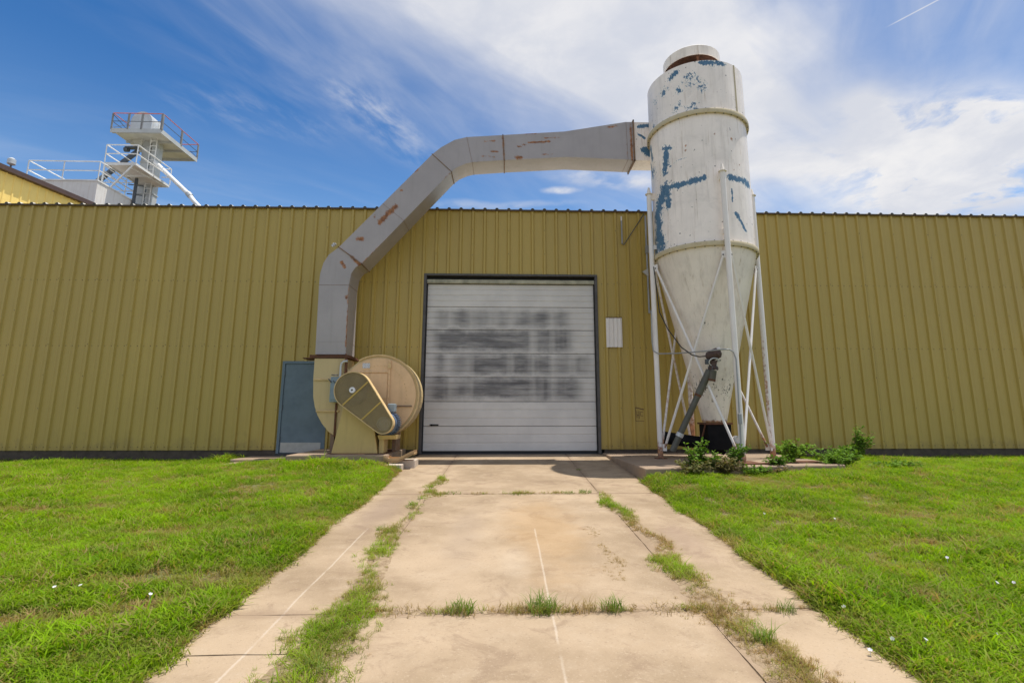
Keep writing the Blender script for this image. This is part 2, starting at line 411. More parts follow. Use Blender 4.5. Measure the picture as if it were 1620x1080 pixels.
def leafmat(name, ca, cb, dry, trans=0.45, inst=True):
    m, T, b = principled(name)
    r = T.node('ShaderNodeObjectInfo').outputs['Random']
    p = T.pos()
    r2 = T.step(T.noise(p, 1.1 if inst else 13.0, 4, 0.6), 0.3, 0.7)
    c = T.mix(T.m('ADD', T.m('MULTIPLY', r, 0.55), T.m('MULTIPLY', r2, 0.45)), ca, cb)
    if inst:
        d = T.attr('dry', 'INSTANCER')
        c = T.mix(d, c, T.mix(r, dry, tuple(q * 0.6 for q in dry)))
    T.put(b.inputs['Base Color'], c)
    b.inputs['Roughness'].default_value = 0.6
    b.inputs['Specular IOR Level'].default_value = 0.1
    tr = T.node('ShaderNodeBsdfTranslucent')
    T.put(tr.inputs['Color'], T.mix(1.0, c, (1.25, 1.15, 0.6), 'MULTIPLY'))
    ms = T.node('ShaderNodeMixShader'); ms.inputs[0].default_value = trans
    o = T.n['Material Output']
    T.l.new(b.outputs[0], ms.inputs[1]); T.l.new(tr.outputs[0], ms.inputs[2]); T.l.new(ms.outputs[0], o.inputs[0])
    return m
leafmat('grass', (0.075, 0.185, 0.003), (0.32, 0.52, 0.010), (0.46, 0.33, 0.15), 0.45)
leafmat('weed_leaf', (0.06, 0.15, 0.015), (0.20, 0.34, 0.04), (0.3, 0.2, 0.1), 0.3, inst=False)
leafmat('weed_leaf_dry', (0.09, 0.12, 0.035), (0.27, 0.20, 0.09), (0.3, 0.2, 0.1), 0.3, inst=False)
leafmat('tuft_green', (0.10, 0.17, 0.03), (0.19, 0.28, 0.045), (0.3, 0.2, 0.1), 0.38, inst=False)
leafmat('tuft_tan', (0.26, 0.19, 0.085), (0.42, 0.32, 0.16), (0.3, 0.2, 0.1), 0.3, inst=False)
mat('stem_brown', (0.10, 0.075, 0.035), 0.8)

# ------------------------------------------------------------------ mesh helpers
WLOC = {}
class MB:
    def __init__(s):
        s.v = []; s.f = []; s.at = {}
    def addv(s, pts):
        i = len(s.v); s.v += [tuple(map(float, q)) for q in pts]; return i
    def box(s, a, b):
        x0, y0, z0 = (min(a[i], b[i]) for i in range(3)); x1, y1, z1 = (max(a[i], b[i]) for i in range(3))
        i = s.addv([(x0, y0, z0), (x1, y0, z0), (x1, y1, z0), (x0, y1, z0), (x0, y0, z1), (x1, y0, z1), (x1, y1, z1), (x0, y1, z1)])
        s.f += [(i, i + 3, i + 2, i + 1), (i + 4, i + 5, i + 6, i + 7), (i, i + 1, i + 5, i + 4), (i + 1, i + 2, i + 6, i + 5), (i + 2, i + 3, i + 7, i + 6), (i + 3, i, i + 4, i + 7)]
        return s
    def bar(s, p0, p1, w, h=None, up=(0, 0, 1)):
        """rectangular bar between two points"""
        h = w if h is None else h
        p0, p1 = Vector(p0), Vector(p1); d = (p1 - p0).normalized(); u = Vector(up)
        if abs(d.dot(u)) > 0.98: u = Vector((0, 1, 0))
        a = d.cross(u).normalized() * (w / 2); c = a.cross(d).normalized() * (h / 2)
        i = s.addv([p0 - a - c, p0 + a - c, p0 + a + c, p0 - a + c, p1 - a - c, p1 + a - c, p1 + a + c, p1 - a + c])
        s.f += [(i, i + 3, i + 2, i + 1), (i + 4, i + 5, i + 6, i + 7), (i, i + 1, i + 5, i + 4), (i + 1, i + 2, i + 6, i + 5), (i + 2, i + 3, i + 7, i + 6), (i + 3, i, i + 4, i + 7)]
        return s
    def tube(s, pts, r, n=10, caps=True):
        """round tube along a polyline; r may be a list"""
        pts = [Vector(q) for q in pts]; R = r if hasattr(r, '__len__') else [r] * len(pts)
        d0 = (pts[1] - pts[0]).normalized(); u = Vector((0, 0, 1)) if abs(d0.z) < 0.9 else Vector((0, 1, 0))
        base = len(s.v); side = d0.cross(u).normalized()
        for k, q in enumerate(pts):
            if k == 0: d = pts[1] - pts[0]
            elif k == len(pts) - 1: d = pts[-1] - pts[-2]
            else: d = (pts[k + 1] - q).normalized() + (q - pts[k - 1]).normalized()
            d.normalize(); side = (side - d * side.dot(d)).normalized(); up = d.cross(side)
            s.addv([q + side * (math.cos(2 * math.pi * j / n) * R[k]) + up * (math.sin(2 * math.pi * j / n) * R[k]) for j in range(n)])
        for k in range(len(pts) - 1):
            a = base + k * n
            for j in range(n):
                j2 = (j + 1) % n
                s.f.append((a + j, a + j2, a + n + j2, a + n + j))
        if caps:
            s.f.append(tuple(base + j for j in reversed(range(n)))); e = base + (len(pts) - 1) * n
            s.f.append(tuple(e + j for j in range(n)))
        return s
    def lathe(s, prof, c, n=48, axis='z', close=False, a0=0.0):
        """prof: (radius, height) pairs about a vertical (or y) axis through c"""
        base = len(s.v)
        for (r, h) in prof:
            for j in range(n):
                t = a0 + 2 * math.pi * j / n
                if axis == 'z': s.addv([(c[0] + r * math.cos(t), c[1] + r * math.sin(t), c[2] + h)])
                else: s.addv([(c[0] + r * math.cos(t), c[1] + h, c[2] + r * math.sin(t))])
        for k in range(len(prof) - 1):
            for j in range(n):
                a, b2 = base + k * n + j, base + k * n + (j + 1) % n
                q = (a, b2, b2 + n, a + n)
                s.f.append(q if axis == 'z' else q[::-1])
        if close:
            f0 = tuple(base + j for j in range(n)); e = base + (len(prof) - 1) * n; f1 = tuple(e + j for j in range(n))
            s.f.append(f0[::-1] if axis == 'z' else f0); s.f.append(f1 if axis == 'z' else f1[::-1])
        return s
    def prism(s, poly, y0, y1):
        """polygon in x-z (counter-clockwise seen from -y) extruded from y0 (front) to y1"""
        n = len(poly)
        i = s.addv([(x, y0, z) for x, z in poly] + [(x, y1, z) for x, z in poly])
        s.f.append(tuple(i + k for k in range(n))); s.f.append(tuple(i + n + k for k in reversed(range(n))))
        for k in range(n):
            k2 = (k + 1) % n
            s.f.append((i + k, i + n + k, i + n + k2, i + k2))
        return s
    def grid(s, P):
        """P[i][j] points -> quads"""
        base = len(s.v); ni, nj = len(P), len(P[0])
        for row in P: s.addv(row)
        for i in range(ni - 1):
            for j in range(nj - 1):
                a = base + i * nj + j
                s.f.append((a, a + 1, a + nj + 1, a + nj))
        return s
    def build(s, name, material, parent=None, smooth=None, bevel=0.0, org=None):
        org = Vector(WLOC[parent.name] if parent else (org or (0, 0, 0)))
        me = bpy.data.meshes.new(name)
        me.from_pydata([tuple(Vector(q) - org) for q in s.v], [], s.f)
        me.update()
        if material: me.materials.append(MATS[material])
        if smooth is not None:
            me.polygons.foreach_set('use_smooth', [True] * len(me.polygons))
            if smooth < 180:
                me.set_sharp_from_angle(angle=math.radians(smooth))
        o = bpy.data.objects.new(name, me); COL.objects.link(o)
        o.parent = parent
        if not parent: o.location = org
        WLOC[o.name] = tuple(org)
        if bevel:
            bm_ = o.modifiers.new('bevel', 'BEVEL'); bm_.width = bevel; bm_.segments = 2; bm_.limit_method = 'ANGLE'; bm_.angle_limit = math.radians(40)
        return o

def thing(name, label, cat, loc, group=None):
    o = bpy.data.objects.new(name, None); COL.objects.link(o)
    o.location = loc; o.empty_display_size = 0.2
    WLOC[o.name] = tuple(loc)
    tag(o, label, cat, group)
    return o
def tag(o, label=None, cat=None, group=None, kind=None):
    if label: o['label'] = label
    if cat: o['category'] = cat
    if group: o['group'] = group
    if kind: o['kind'] = kind
    return o
def set_attr(o, name, vals):
    a = o.data.attributes.new(name, 'FLOAT', 'POINT')
    a.data.foreach_set('value', np.asarray(vals, dtype=np.float32))
def strokes(P, S, softk=0.8):
    """P (n,2); S list of (polyline, half width) -> 0..1 wear value"""
    best = np.zeros(len(P))
    for pts, w in S:
        soft = max(w * softk, 0.02)
        for a, b2 in zip(pts[:-1], pts[1:]):
            a, b2 = np.array(a), np.array(b2); ab = b2 - a
            t = np.clip(((P - a) @ ab) / max(ab @ ab, 1e-9), 0, 1)
            d = np.linalg.norm(P - a - t[:, None] * ab, axis=1)
            best = np.maximum(best, np.clip(0.5 + (w - d) / (2 * soft), 0, 1))
    return best
def coords(o):
    a = np.empty(len(o.data.vertices) * 3, dtype=np.float32); o.data.vertices.foreach_get('co', a)
    return a.reshape(-1, 3) + np.array(WLOC[o.name])

FT = 0.3048
HW = 5.973                       # wall height
def ribx(i): return (i - 40.862) * FT
def g(y): return float(np.interp(y, [-60, -14, -12.8, -3.66, 0], [-3.0, -0.84, -0.78, -0.32, -0.11]))
def gv(y): return np.interp(y, [-60, -14, -12.8, -3.66, 0], [-3.0, -0.84, -0.78, -0.32, -0.11])
DXL, DXR = -2.02, 2.33            # driveway edges
def smooth01(t):
    t = np.clip(t, 0, 1); return t * t * (3 - 2 * t)
def lawn_z(x, y):
    """lawn soil height: follows the slope, banked up a little against the pads and the wall"""
    x = np.asarray(x, float); y = np.asarray(y, float)
    und = 0.018 * np.sin(x * 1.7 + y * 0.9) + 0.014 * np.sin(x * 0.8 - y * 2.1 + 1.0)
    L1 = np.interp(y, [-60, -12.8, -6, -2.1, 0], [-3, -0.78, -0.42, -0.115, -0.10]); L2 = np.interp(y, [-60, -12.8, -6, -2.1, 0], [-3, -0.78, -0.42, -0.25, -0.24])
    left = L1 + (L2 - L1) * smooth01((-4.3 - x) / 1.6)
    right = np.interp(y, [-60, -12.8, -6, -3.2, 0], [-3, -0.78, -0.41, -0.185, -0.215])
    inner = np.where(x < 0, left, right) + und
    dd = np.maximum(DXL - x, x - DXR)
    return gv(y) - 0.02 + (inner - gv(y) + 0.02) * smooth01((dd + .05) / 0.30)

# ------------------------------------------------------------------ ground
gx = np.unique(np.concatenate([np.linspace(-400, -20, 12), np.arange(-20, 20.1, 0.25), np.linspace(20, 400, 12)]))
gy = np.unique(np.concatenate([np.linspace(-60, -16, 12), np.arange(-16, 0.6, 0.25), np.linspace(1, 400, 12)]))
mb = MB(); P = []
for x in gx:
    row = []
    for y in gy:
        if y > 0.3: z = -0.35
        elif DXL + 0.2 < x < DXR - 0.2: z = g(y) - 0.05
        elif DXL - 0.3 < x < DXR + 0.3: z = g(y) - 0.02
        else: z = float(lawn_z(x, y))
        row.append((x, y, z))
    P.append(row)
mb.grid(P)
mb.f = [f[::-1] for f in mb.f]
ground = mb.build('ground', 'soil', smooth=180); tag(ground, kind='structure')

# driveway: three strips of slabs
drive = bpy.data.objects.new('driveway', None); COL.objects.link(drive); tag(drive, kind='structure'); WLOC['driveway'] = (0, 0, 0)
def slab(x0, x1, y0, y1, dz=0.0):
    """one cast slab with slightly worn, uneven edges; its top follows the slope"""
    ny = max(2, int(abs(y1 - y0) / 0.12)); nx = max(2, int((x1 - x0) / 0.15))
    r = random.Random(int((x0 + 7) * 100) + int(-y0 * 37))
    e = [[r.uniform(-0.004, 0.004) for _ in range(max(nx, ny) + 1)] for _ in range(4)]
    top = []
    for i in range(nx + 1):
        row = []
        for j in range(ny + 1):
            x = x0 + (x1 - x0) * i / nx; y = y0 + (y1 - y0) * j / ny
            if i == 0: x += 0.0045 + e[0][j]
            if i == nx: x -= 0.0045 + e[1][j]
            if j == 0: y -= 0.0045 + e[2][i]
            if j == ny: y += 0.0045 + e[3][i]
            zz = g(y) + dz
            if i in (0, nx) or j in (0, ny): zz -= 0.003
            row.append((x, y, zz))
        top.append(row)
    b_ = MB(); b_.grid(top)
    b_.f = [f[::-1] for f in b_.f]
    ring = [(i, 0) for i in range(nx + 1)] + [(nx, j) for j in range(1, ny + 1)] + [(i, ny) for i in range(nx - 1, -1, -1)] + [(0, j) for j in range(ny - 1, 0, -1)]
    idx = [i * (ny + 1) + j for i, j in ring]
    base = b_.addv([(b_.v[k][0], b_.v[k][1], b_.v[k][2] - 0.12) for k in idx])
    n = len(idx)
    for k in range(n):
        k2 = (k + 1) % n
        b_.f.append((idx[k], base + k, base + k2, idx[k2]))
    return b_.build('slab', 'drive_concrete', drive, smooth=40)
bed = MB(); yb_ = [0.2, -0.5, -1.5, -2.5, -3.66, -5, -7, -9, -11, -12.8, -14, -18]
bed.grid([[(x, y, g(y) - 0.010) for y in yb_] for x in (-2.14, 0.1, 2.44)])
bed.build('drive_bed', 'joint_dirt', drive)
YJ = (0.16, -4.52, -8.74, -12.9, -17.2)
for a, bq in zip(YJ[:-1], YJ[1:]):
    slab(-1.15, 1.43, a, bq)
    if a == -8.74:
        slab(-2.05, -1.15, a, -9.30, -0.0005); slab(-2.05, -1.15, -9.30, bq, -0.002)
    else:
        slab(-2.05, -1.15, a, bq, -0.001)
    slab(1.43, 2.35, a, bq, 0.0)

# ------------------------------------------------------------------ warehouse
WH = thing('warehouse', 'long low warehouse clad in olive yellow ribbed metal with a white overhead door', 'warehouse', (0, 0, 0))
DO = (-2.045, 2.258, 4.238)      # overhead door opening x0, x1, top
PO = (-5.36, -4.27, 2.072)       # personnel door opening
def depth_profile(xa, xb):
    """x, depth breakpoints of ribbed sheet between xa and xb (depth is outwards, -y)"""
    pts = []
    i0 = math.floor(xa / FT + 40.862) - 1; i1 = math.ceil(xb / FT + 40.862) + 1
    for i in range(i0, i1 + 1):
        c = ribx(i)
        pts += [(c - 0.046, 0), (c - 0.024, 0.042), (c + 0.024, 0.042), (c + 0.046, 0)]
        for off in (0.102, 0.203):
            pts += [(c + off - 0.018, 0), (c + off - 0.006, 0.0016), (c + off + 0.006, 0.0016), (c + off + 0.018, 0)]
    xs = [q[0] for q in pts]; ds = [q[1] for q in pts]
    inner = [q for q in pts if xa < q[0] < xb]
    return [(xa, float(np.interp(xa, xs, ds)))] + inner + [(xb, float(np.interp(xb, xs, ds)))]
def sheet(mb, xa, xb, z0, z1, dy=0.0):
    if xb - xa < 0.004 or z1 - z0 < 0.01: return
    pr = depth_profile(xa, xb)
    i = mb.addv([(x, -d + dy, z0) for x, d in pr] + [(x, -d + dy, z1) for x, d in pr])
    n = len(pr)
    for k in range(n - 1):
        mb.f.append((i + k, i + k + 1, i + n + k + 1, i + n + k))
plain = {}
for k in range(-6, 34):
    xa = ribx(2 + 3 * k) + 0.019; xb = xa + 3 * FT
    cuts = [o_ for o_ in (DO, PO) if o_[0] < xb and o_[1] > xa]
    mb = MB()
    if not cuts:
        if 'me' not in plain:
            sheet(mb, xa, xb, 0.0, HW)
            o = mb.build('wall_panel', 'siding', WH)
            for v in o.data.vertices: v.co.x -= xa
            plain['me'] = o.data; o.location.x = xa
        else:
            o = bpy.data.objects.new('wall_panel', plain['me']); COL.objects.link(o); o.parent = WH; o.location = (xa, 0, 0)
        o.location.y = random.uniform(-0.002, 0.002)
        continue
    o_ = cuts[0]
    sheet(mb, xa, min(xb, max(xa, o_[0])), 0.0, HW)
    sheet(mb, max(xa, o_[0]), min(xb, o_[1]), o_[2], HW)
    sheet(mb, max(xa, min(xb, o_[1])), xb, 0.0, HW)
    mb.build('wall_panel', 'siding', WH)
XL, XR = ribx(2 - 18) + 0.019, ribx(2 + 99) + 0.019 + 3 * FT
# rest of the shell
MB().box((XL, 0.012, -0.75), (DO[0] - 0.1, 0.25, -0.002)).box((DO[1] + 0.1, 0.012, -0.75), (XR, 0.25, -0.002)).build('foundation', 'foundation', WH)
MB().box((XL, 0.25, -0.7), (XL + 0.1, 6.0, HW)).box((XR - 0.1, 0.25, -0.7), (XR, 6.0, HW)).box((XL + 0.1, 5.9, -0.7), (XR - 0.1, 6.0, HW)).build('rear_wall', 'siding', WH)
mb = MB()
slope = 0.05
prof = []
for i in range(-17, 105):
    c = ribx(i)
    if c < XL or c > XR: continue
    prof += [(c - 0.05, 0), (c - 0.022, 0.038), (c + 0.022, 0.038), (c + 0.05, 0)]
n = len(prof)
i0 = mb.addv([(x, -0.085, HW + 0.012 + d) for x, d in prof] + [(x, 6.1, HW + 0.012 + d + 6.2 * slope) for x, d in prof])
for k in range(n - 1): mb.f.append((i0 + k, i0 + k + 1, i0 + n + k + 1, i0 + n + k))
i1 = mb.addv([(prof[0][0], -0.083, HW + 0.002), (prof[-1][0], -0.083, HW + 0.002), (prof[-1][0], 6.1, HW + 6.18 * slope), (prof[0][0], 6.1, HW + 6.18 * slope)])
mb.f.append((i1, i1 + 3, i1 + 2, i1 + 1))
mb.build('roof', 'roof_metal', WH)
mb = MB()
for k in range(0, n, 4):                         # foam closures under each roof rib, seen as dark ends
    x0, x1, x2, x3 = (prof[k + q][0] for q in range(4))
    i = mb.addv([(x0 + .004, -0.082, HW + 0.003), (x3 - .004, -0.082, HW + 0.003), (x2, -0.082, HW + 0.046), (x1, -0.082, HW + 0.046)])
    mb.f.append((i, i + 1, i + 2, i + 3))
tag(mb.build('rib_closure', 'dark_trim', WH), kind='stuff')
MB().box((XL, -0.066, HW - 0.020), (XR, -0.044, HW + 0.001)).build('eave_shadow_trim', 'brown_trim', WH)  # dark strip painting the shadow gap and closure under the roof edge
# screws
mb = MB()
def screw(x, z, d=0.0, r=0.0085):
    n = 6; i = mb.addv([(x + r * math.cos(k * math.pi / 3), -d - 0.007, z + r * math.sin(k * math.pi / 3)) for k in range(n)] + [(x + r * 1.5 * math.cos(k * math.pi / 3), -d + 0.0, z + r * 1.5 * math.sin(k * math.pi / 3)) for k in range(n)])
    mb.f.append(tuple(i + k for k in range(n)))
    for k in range(n): mb.f.append((i + k, i + n + k, i + n + (k + 1) % n, i + (k + 1) % n))
def in_open(x, z):
    return any(o_[0] - 0.05 < x < o_[1] + 0.05 and z < o_[2] + 0.05 for o_ in (DO, PO))
for i in range(-16, 103):
    for z in (0.075, 2.44, 4.06):
        for off in (-0.075, 0.075):
            x = ribx(i) + off + random.uniform(-.004, .004)
            if XL < x < XR and not in_open(x, z): screw(x, z)
    if i % 3 == 2:
        for z in (0.16, 0.95, 1.72, 2.46, 3.28, 4.08, 4.80, 5.45):
            if not in_open(ribx(i), z): screw(ribx(i), z + random.uniform(-.02, .02), 0.042)
tag(mb.build('screw', 'screw', WH), kind='stuff')

# overhead door
fr = MB()
fr.box((DO[0] - 0.02, -0.052, -0.1), (DO[0] + 0.045, 0.16, DO[2])).box((DO[1] - 0.045, -0.052, -0.1), (DO[1] + 0.02, 0.16, DO[2])).box((DO[0] - 0.02, -0.054, DO[2] - 0.002), (DO[1] + 0.02, 0.16, DO[2] + 0.05))
fr.build('door_frame', 'door_jamb', WH, bevel=0.006)
ohd = MB().box((DO[0] + 0.047, 0.10, -0.11), (DO[1] - 0.047, 0.15, -0.045)).build('overhead_door', 'rubber', WH)
zs = np.linspace(-0.045, 4.05, 8)
for k in range(7):
    z0, z1 = zs[k] + 0.004, zs[k + 1] - 0.004
    # section profile with pressed grooves
    pr = [(0, 0.012), (0.010, 0.0)]
    for gfrac in (0.25, 0.5, 0.75) if k > 1 else (0.32, 0.66):
        zc = gfrac * (z1 - z0)
        pr += [(zc - 0.018, 0.0), (zc - 0.010, 0.011), (zc + 0.010, 0.011), (zc + 0.018, 0.0)]
    pr += [(z1 - z0 - 0.010, 0.0), (z1 - z0, 0.012)]
    mb = MB(); x0, x1 = DO[0] + 0.049, DO[1] - 0.049
    P = [[(x, 0.085 + d, z0 + h) for h, d in pr] for x in (x0, (x0 + x1) / 2, x1)]
    mb.grid(P)
    mb.f = [f[::-1] for f in mb.f]
    mb.box((x0, 0.10, z0 + .001), (x1, 0.13, z1 - .001))
    mb.f = mb.f
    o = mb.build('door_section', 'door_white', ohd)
MB().box((DO[0] + 0.047, 0.0, 4.055), (DO[1] - 0.047, 0.09, 4.15)).build('head_seal', 'head_seal', WH, bevel=0.01)
hd = MB().box((-1.83, 0.062, 0.555), (-1.62, 0.088, 0.585)).box((-1.80, 0.05, 0.55), (-1.77, 0.086, 0.59)).build('lift_handle', 'black_steel', ohd, bevel=0.004)
for sx in (DO[0] + 0.047, DO[1] - 0.069):
    MB().box((sx, 0.03, -0.05), (sx + 0.022, 0.083, 4.05)).build('side_seal', 'rubber', WH)
MB().box((DO[0] - 0.05, 0.0, -0.16), (DO[1] + 0.05, 0.16, -0.096)).build('threshold', 'dark_trim', WH)
MB().box((DO[0] - 0.2, 0.16, -0.2), (DO[1] + 0.2, 0.22, 4.4)).build('door_backing', 'interior', WH)

# personnel door
fr = MB().box((PO[0] - 0.015, -0.045, -0.08), (PO[0] + 0.05, 0.08, PO[2])).box((PO[1] - 0.05, -0.045, -0.08), (PO[1] + 0.015, 0.08, PO[2])).box((PO[0] - 0.015, -0.047, PO[2] - 0.05), (PO[1] + 0.015, 0.08, PO[2] + 0.012))
fr.build('door_jamb', 'steel_door', WH, bevel=0.004)
pdoor = MB().box((PO[0] + 0.053, -0.022, -0.07), (PO[1] - 0.053, 0.025, PO[2] - 0.053)).build('personnel_door', 'steel_door', WH, bevel=0.003)
MB().box((PO[0] + 0.075, -0.026, -0.055), (PO[1] - 0.085, -0.0225, 0.17)).build('kick_plate', 'kick_plate', pdoor)
for z in (0.25, 0.98, 1.78):
    MB().tube([(PO[0] + 0.055, -0.034, z - .06), (PO[0] + 0.055, -0.034, z + .06)], 0.010, 8).build('hinge', 'dark_steel', pdoor)
MB().tube([(PO[1] - 0.13, -0.022, 0.95), (PO[1] - 0.13, -0.07, 0.95)], 0.028, 12).build('knob', 'galvanised', pdoor, smooth=40)
MB().box((PO[0] - 0.03, -0.05, -0.14), (PO[1] + 0.03, 0.03, -0.082)).build('door_sill', 'dark_trim', WH)

# white ribbed patch beside the overhead door
mb = MB(); pr = [(2.47, 0)]
for q in range(4):
    c = 2.52 + q * 0.098
    pr += [(c - .012, 0), (c, .018), (c + .022, .018), (c + .034, 0)]
pr += [(2.865, 0)]
P = [[(x, -0.052 - d, z) for x, d in pr] for z in (2.45, 3.18)]
mb.grid(P); mb.box((2.468, -0.051, 2.448), (2.867, -0.044, 3.182))
pt = mb.build('wall_patch', 'leg_paint', WH); 
set_attr(pt, 'rust', np.where((coords(pt)[:, 0] > 2.8), 0.14, 0.04))
MB().box((2.462, -0.065, 3.184), (2.873, -0.044, 3.20)).build('patch_flashing', 'rust', WH)
# brushed square mark with two letters on the wall right of the door
mb = MB()
xm0, xm1, zm0, zm1 = 3.135, 3.345, 0.66, 0.985
def stroke(a, b2, w): mb.bar((a[0], -0.0055, a[1]), (b2[0], -0.0055, b2[1]), w, 0.002, up=(0, 1, 0))
stroke((xm0, zm1), (xm1, zm1 - 0.05), 0.022); stroke((xm0, zm0), (xm1, zm0), 0.012); stroke((xm0 + .003, zm0), (xm0 + .003, zm1 - .015), 0.009)
stroke((xm0 + 0.035, 0.74), (xm0 + 0.035, 0.90), 0.013); stroke((xm0 + 0.085, 0.72), (xm0 + 0.085, 0.90), 0.015); stroke((xm0 + 0.035, 0.80), (xm0 + 0.085, 0.80), 0.013)
stroke((xm0 + 0.125, 0.88), (xm0 + 0.185, 0.87), 0.011); stroke((xm0 + 0.12, 0.79), (xm0 + 0.12, 0.88), 0.009); stroke((xm0 + 0.12, 0.79), (xm0 + 0.185, 0.785), 0.012)
mb.build('painted_mark', 'brush_mark', WH)

# ------------------------------------------------------------------ pads and stoop
def pad(name, x0, x1, y0, y1, top, bottom, m_='pad_concrete', bev=0.018):
    o = MB().box((x0, y0, bottom), (x1, y1, top)).build(name, m_, bevel=bev); tag(o, kind='structure'); return o
pad('fan_pad', -4.33, -2.36, -2.05, -0.01, 0.028, -0.6)
pad('door_stoop', -5.95, -4.35, -0.95, -0.01, -0.135, -0.6)
pad('lower_slab', -5.85, -4.36, -1.62, -0.96, -0.188, -0.6)
mb = MB()
i = mb.addv([(2.38, -3.62, -0.09), (2.30, -0.0, -0.085), (6.25, -0.0, -0.085), (6.25, -3.05, -0.09)] + [(2.38, -3.62, -0.7), (2.30, -0.0, -0.7), (6.25, -0.0, -0.7), (6.25, -3.05, -0.7)])
mb.f += [(i + 3, i + 2, i + 1, i), (i, i + 1, i + 5, i + 4), (i + 1, i + 2, i + 6, i + 5), (i + 2, i + 3, i + 7, i + 6), (i + 3, i, i + 4, i + 7), (i + 4, i + 5, i + 6, i + 7)]
tag(mb.build('collector_pad', 'pad_concrete', bevel=0.02), kind='structure')

# ------------------------------------------------------------------ dust collector
CX, CY, CR, LR = 4.42, -1.63, 1.07, 1.205
DC = thing('dust_collector', 'tall white cyclone dust collector with peeling blue paint on four legs', 'dust collector', (CX, CY, -0.09))
Z0, ZR, ZU, ZT = 0.66, 4.25, 7.20, 8.42
BLUE = [([(-0.31, 5.7), (-0.66, 5.64), (-0.91, 5.66), (-1.21, 5.68), (-1.34, 5.6)], 0.049), ([(-1.21, 5.68), (-1.41, 5.4), (-1.53, 5.21), (-1.48, 4.99), (-1.57, 4.8)], 0.115),
        ([(-1.57, 4.8), (-1.4, 4.48), (-1.72, 4.45)], 0.11), ([(-1.11, 5.57), (-1.11, 5.28)], 0.058), ([(0.26, 5.7), (0.89, 5.68)], 0.058), ([(0.33, 4.92), (0.58, 4.58)], 0.030),
        ([(0.27, 5.44), (0.26, 5.16)], 0.014), ([(-1.09, 6.6), (-1.17, 6.04)], 0.065), ([(-1.2, 6.65), (-0.98, 6.55)], 0.026), ([(-1.8, 6.99), (-1.67, 6.63)], 0.049),
        ([(-1.84, 6.61), (-1.68, 6.17)], 0.032), ([(-0.21, 8.36), (0.29, 8.36)], 0.045), ([(-0.74, 8.30), (-0.88, 8.2)], 0.045), ([(-1.08, 6.12), (-0.8, 6.22), (-0.55, 6.2)], 0.006)]
SPECK = [(-0.41, 7.99, 0.2), (-0.73, 7.85, 0.1), (-0.75, 7.46, 0.13), (-0.44, 7.33, 0.17), (-0.24, 7.78, 0.13), (-1.09, 7.95, 0.13), (-1.4, 7.91, 0.1), (-1.53, 7.36, 0.08), (0.05, 8.38, 0.13), (-1.7, 4.7, .2), (-1.6, 6.3, .15)]
RUST = [(0.36, 6.59, 0.036), (-0.03, 6.67, 0.023), (-0.63, 6.49, 0.02), (-0.65, 6.38, 0.026), (0.39, 6.03, 0.017), (0.54, 6.04, 0.017), (0.37, 5.89, 0.017), (0.53, 5.92, 0.017), (0.03, 5.71, 0.026)]
def barrel(z0, z1, name):
    nz = int((z1 - z0) / 0.035); n = 200
    mb = MB(); mb.lathe([(CR, z0 + (z1 - z0) * k / nz) for k in range(nz + 1)], (CX, CY, 0), n)
    o = mb.build(name, 'white_paint', DC, smooth=180)
    co = coords(o); th = np.arctan2(co[:, 0] - CX, -(co[:, 1] - CY)); P2 = np.c_[th * CR, co[:, 2]]
    ch = strokes(P2, [(a_, w_ * 1.25) for a_, w_ in BLUE], 1.3)
    for sx, sz, w in SPECK:
        d = np.hypot(P2[:, 0] - sx, P2[:, 1] - sz); ch = np.maximum(ch, 0.54 * np.exp(-(d / (w * 1.4)) ** 2))
    set_attr(o, 'chip', ch)
    ru = strokes(P2, [([(a, b2), (a + .001, b2)], w) for a, b2, w in RUST], 1.0)
    ru = np.maximum(ru, 0.26 * np.exp(-np.abs(P2[:, 1] - ZU) / 0.10)); ru = np.maximum(ru, 0.26 * np.exp(-np.abs(P2[:, 1] - ZR) / 0.10))
    set_attr(o, 'rust', ru)
    return o
barrel(ZR, ZU, 'lower_barrel'); barrel(ZU, ZT, 'upper_barrel')
def ring(z, name):
    o = MB().lathe([(CR + .002, z + .05), (CR + .055, z + .05), (CR + .062, z + .03), (CR + .062, z - .03), (CR + .055, z - .05), (CR + .002, z - .05)], (CX, CY, 0), 96).build(name, 'ring_cream', DC, smooth=35)
    mb = MB()
    for k in range(36):
        t = 2 * math.pi * k / 36; x, y = CX + (CR + .034) * math.cos(t), CY + (CR + .034) * math.sin(t)
        mb.tube([(x, y, z - .065), (x, y, z + .065)], 0.013, 6)
    tag(mb.build('bolt', 'dark_steel', o), kind='stuff')
ring(ZU, 'flange_ring'); ring(ZR, 'flange_ring')
# roof plate, rain hood and its stays
MB().lathe([(0.50, 0.10), (CR, 0.0)], (CX, CY, ZT), 64).build('top_plate', 'white_paint', DC, smooth=40)
HX = CX - 0.02
MB().lathe([(0.43, -0.02), (0.43, 0.30)], (HX, CY, ZT + 0.09), 48).build('vent_neck', 'rust', DC, smooth=40)
mb = MB().lathe([(0.635, 0.0), (0.65, 0.0), (0.65, 0.235), (0.63, 0.255), (0.0, 0.31)], (HX, CY, ZT + 0.465), 64)
mb.lathe([(0.635, 0.235), (0.635, 0.0)], (HX, CY, ZT + 0.465), 64)
hood = mb.build('rain_hood', 'cone_paint', DC, smooth=40)
for k in range(6):
    t = k * math.pi / 3 + .4
    MB().bar((HX + .60 * math.cos(t), CY + .60 * math.sin(t), ZT + 0.02), (HX + .625 * math.cos(t), CY + .625 * math.sin(t), ZT + 0.6), 0.05, 0.012).build('hood_stay', 'rust', DC)
MB().lathe([(0.02, 0.232), (0.633, 0.232)], (HX, CY, ZT + 0.465), 48).build('hood_lining', 'rust', DC)
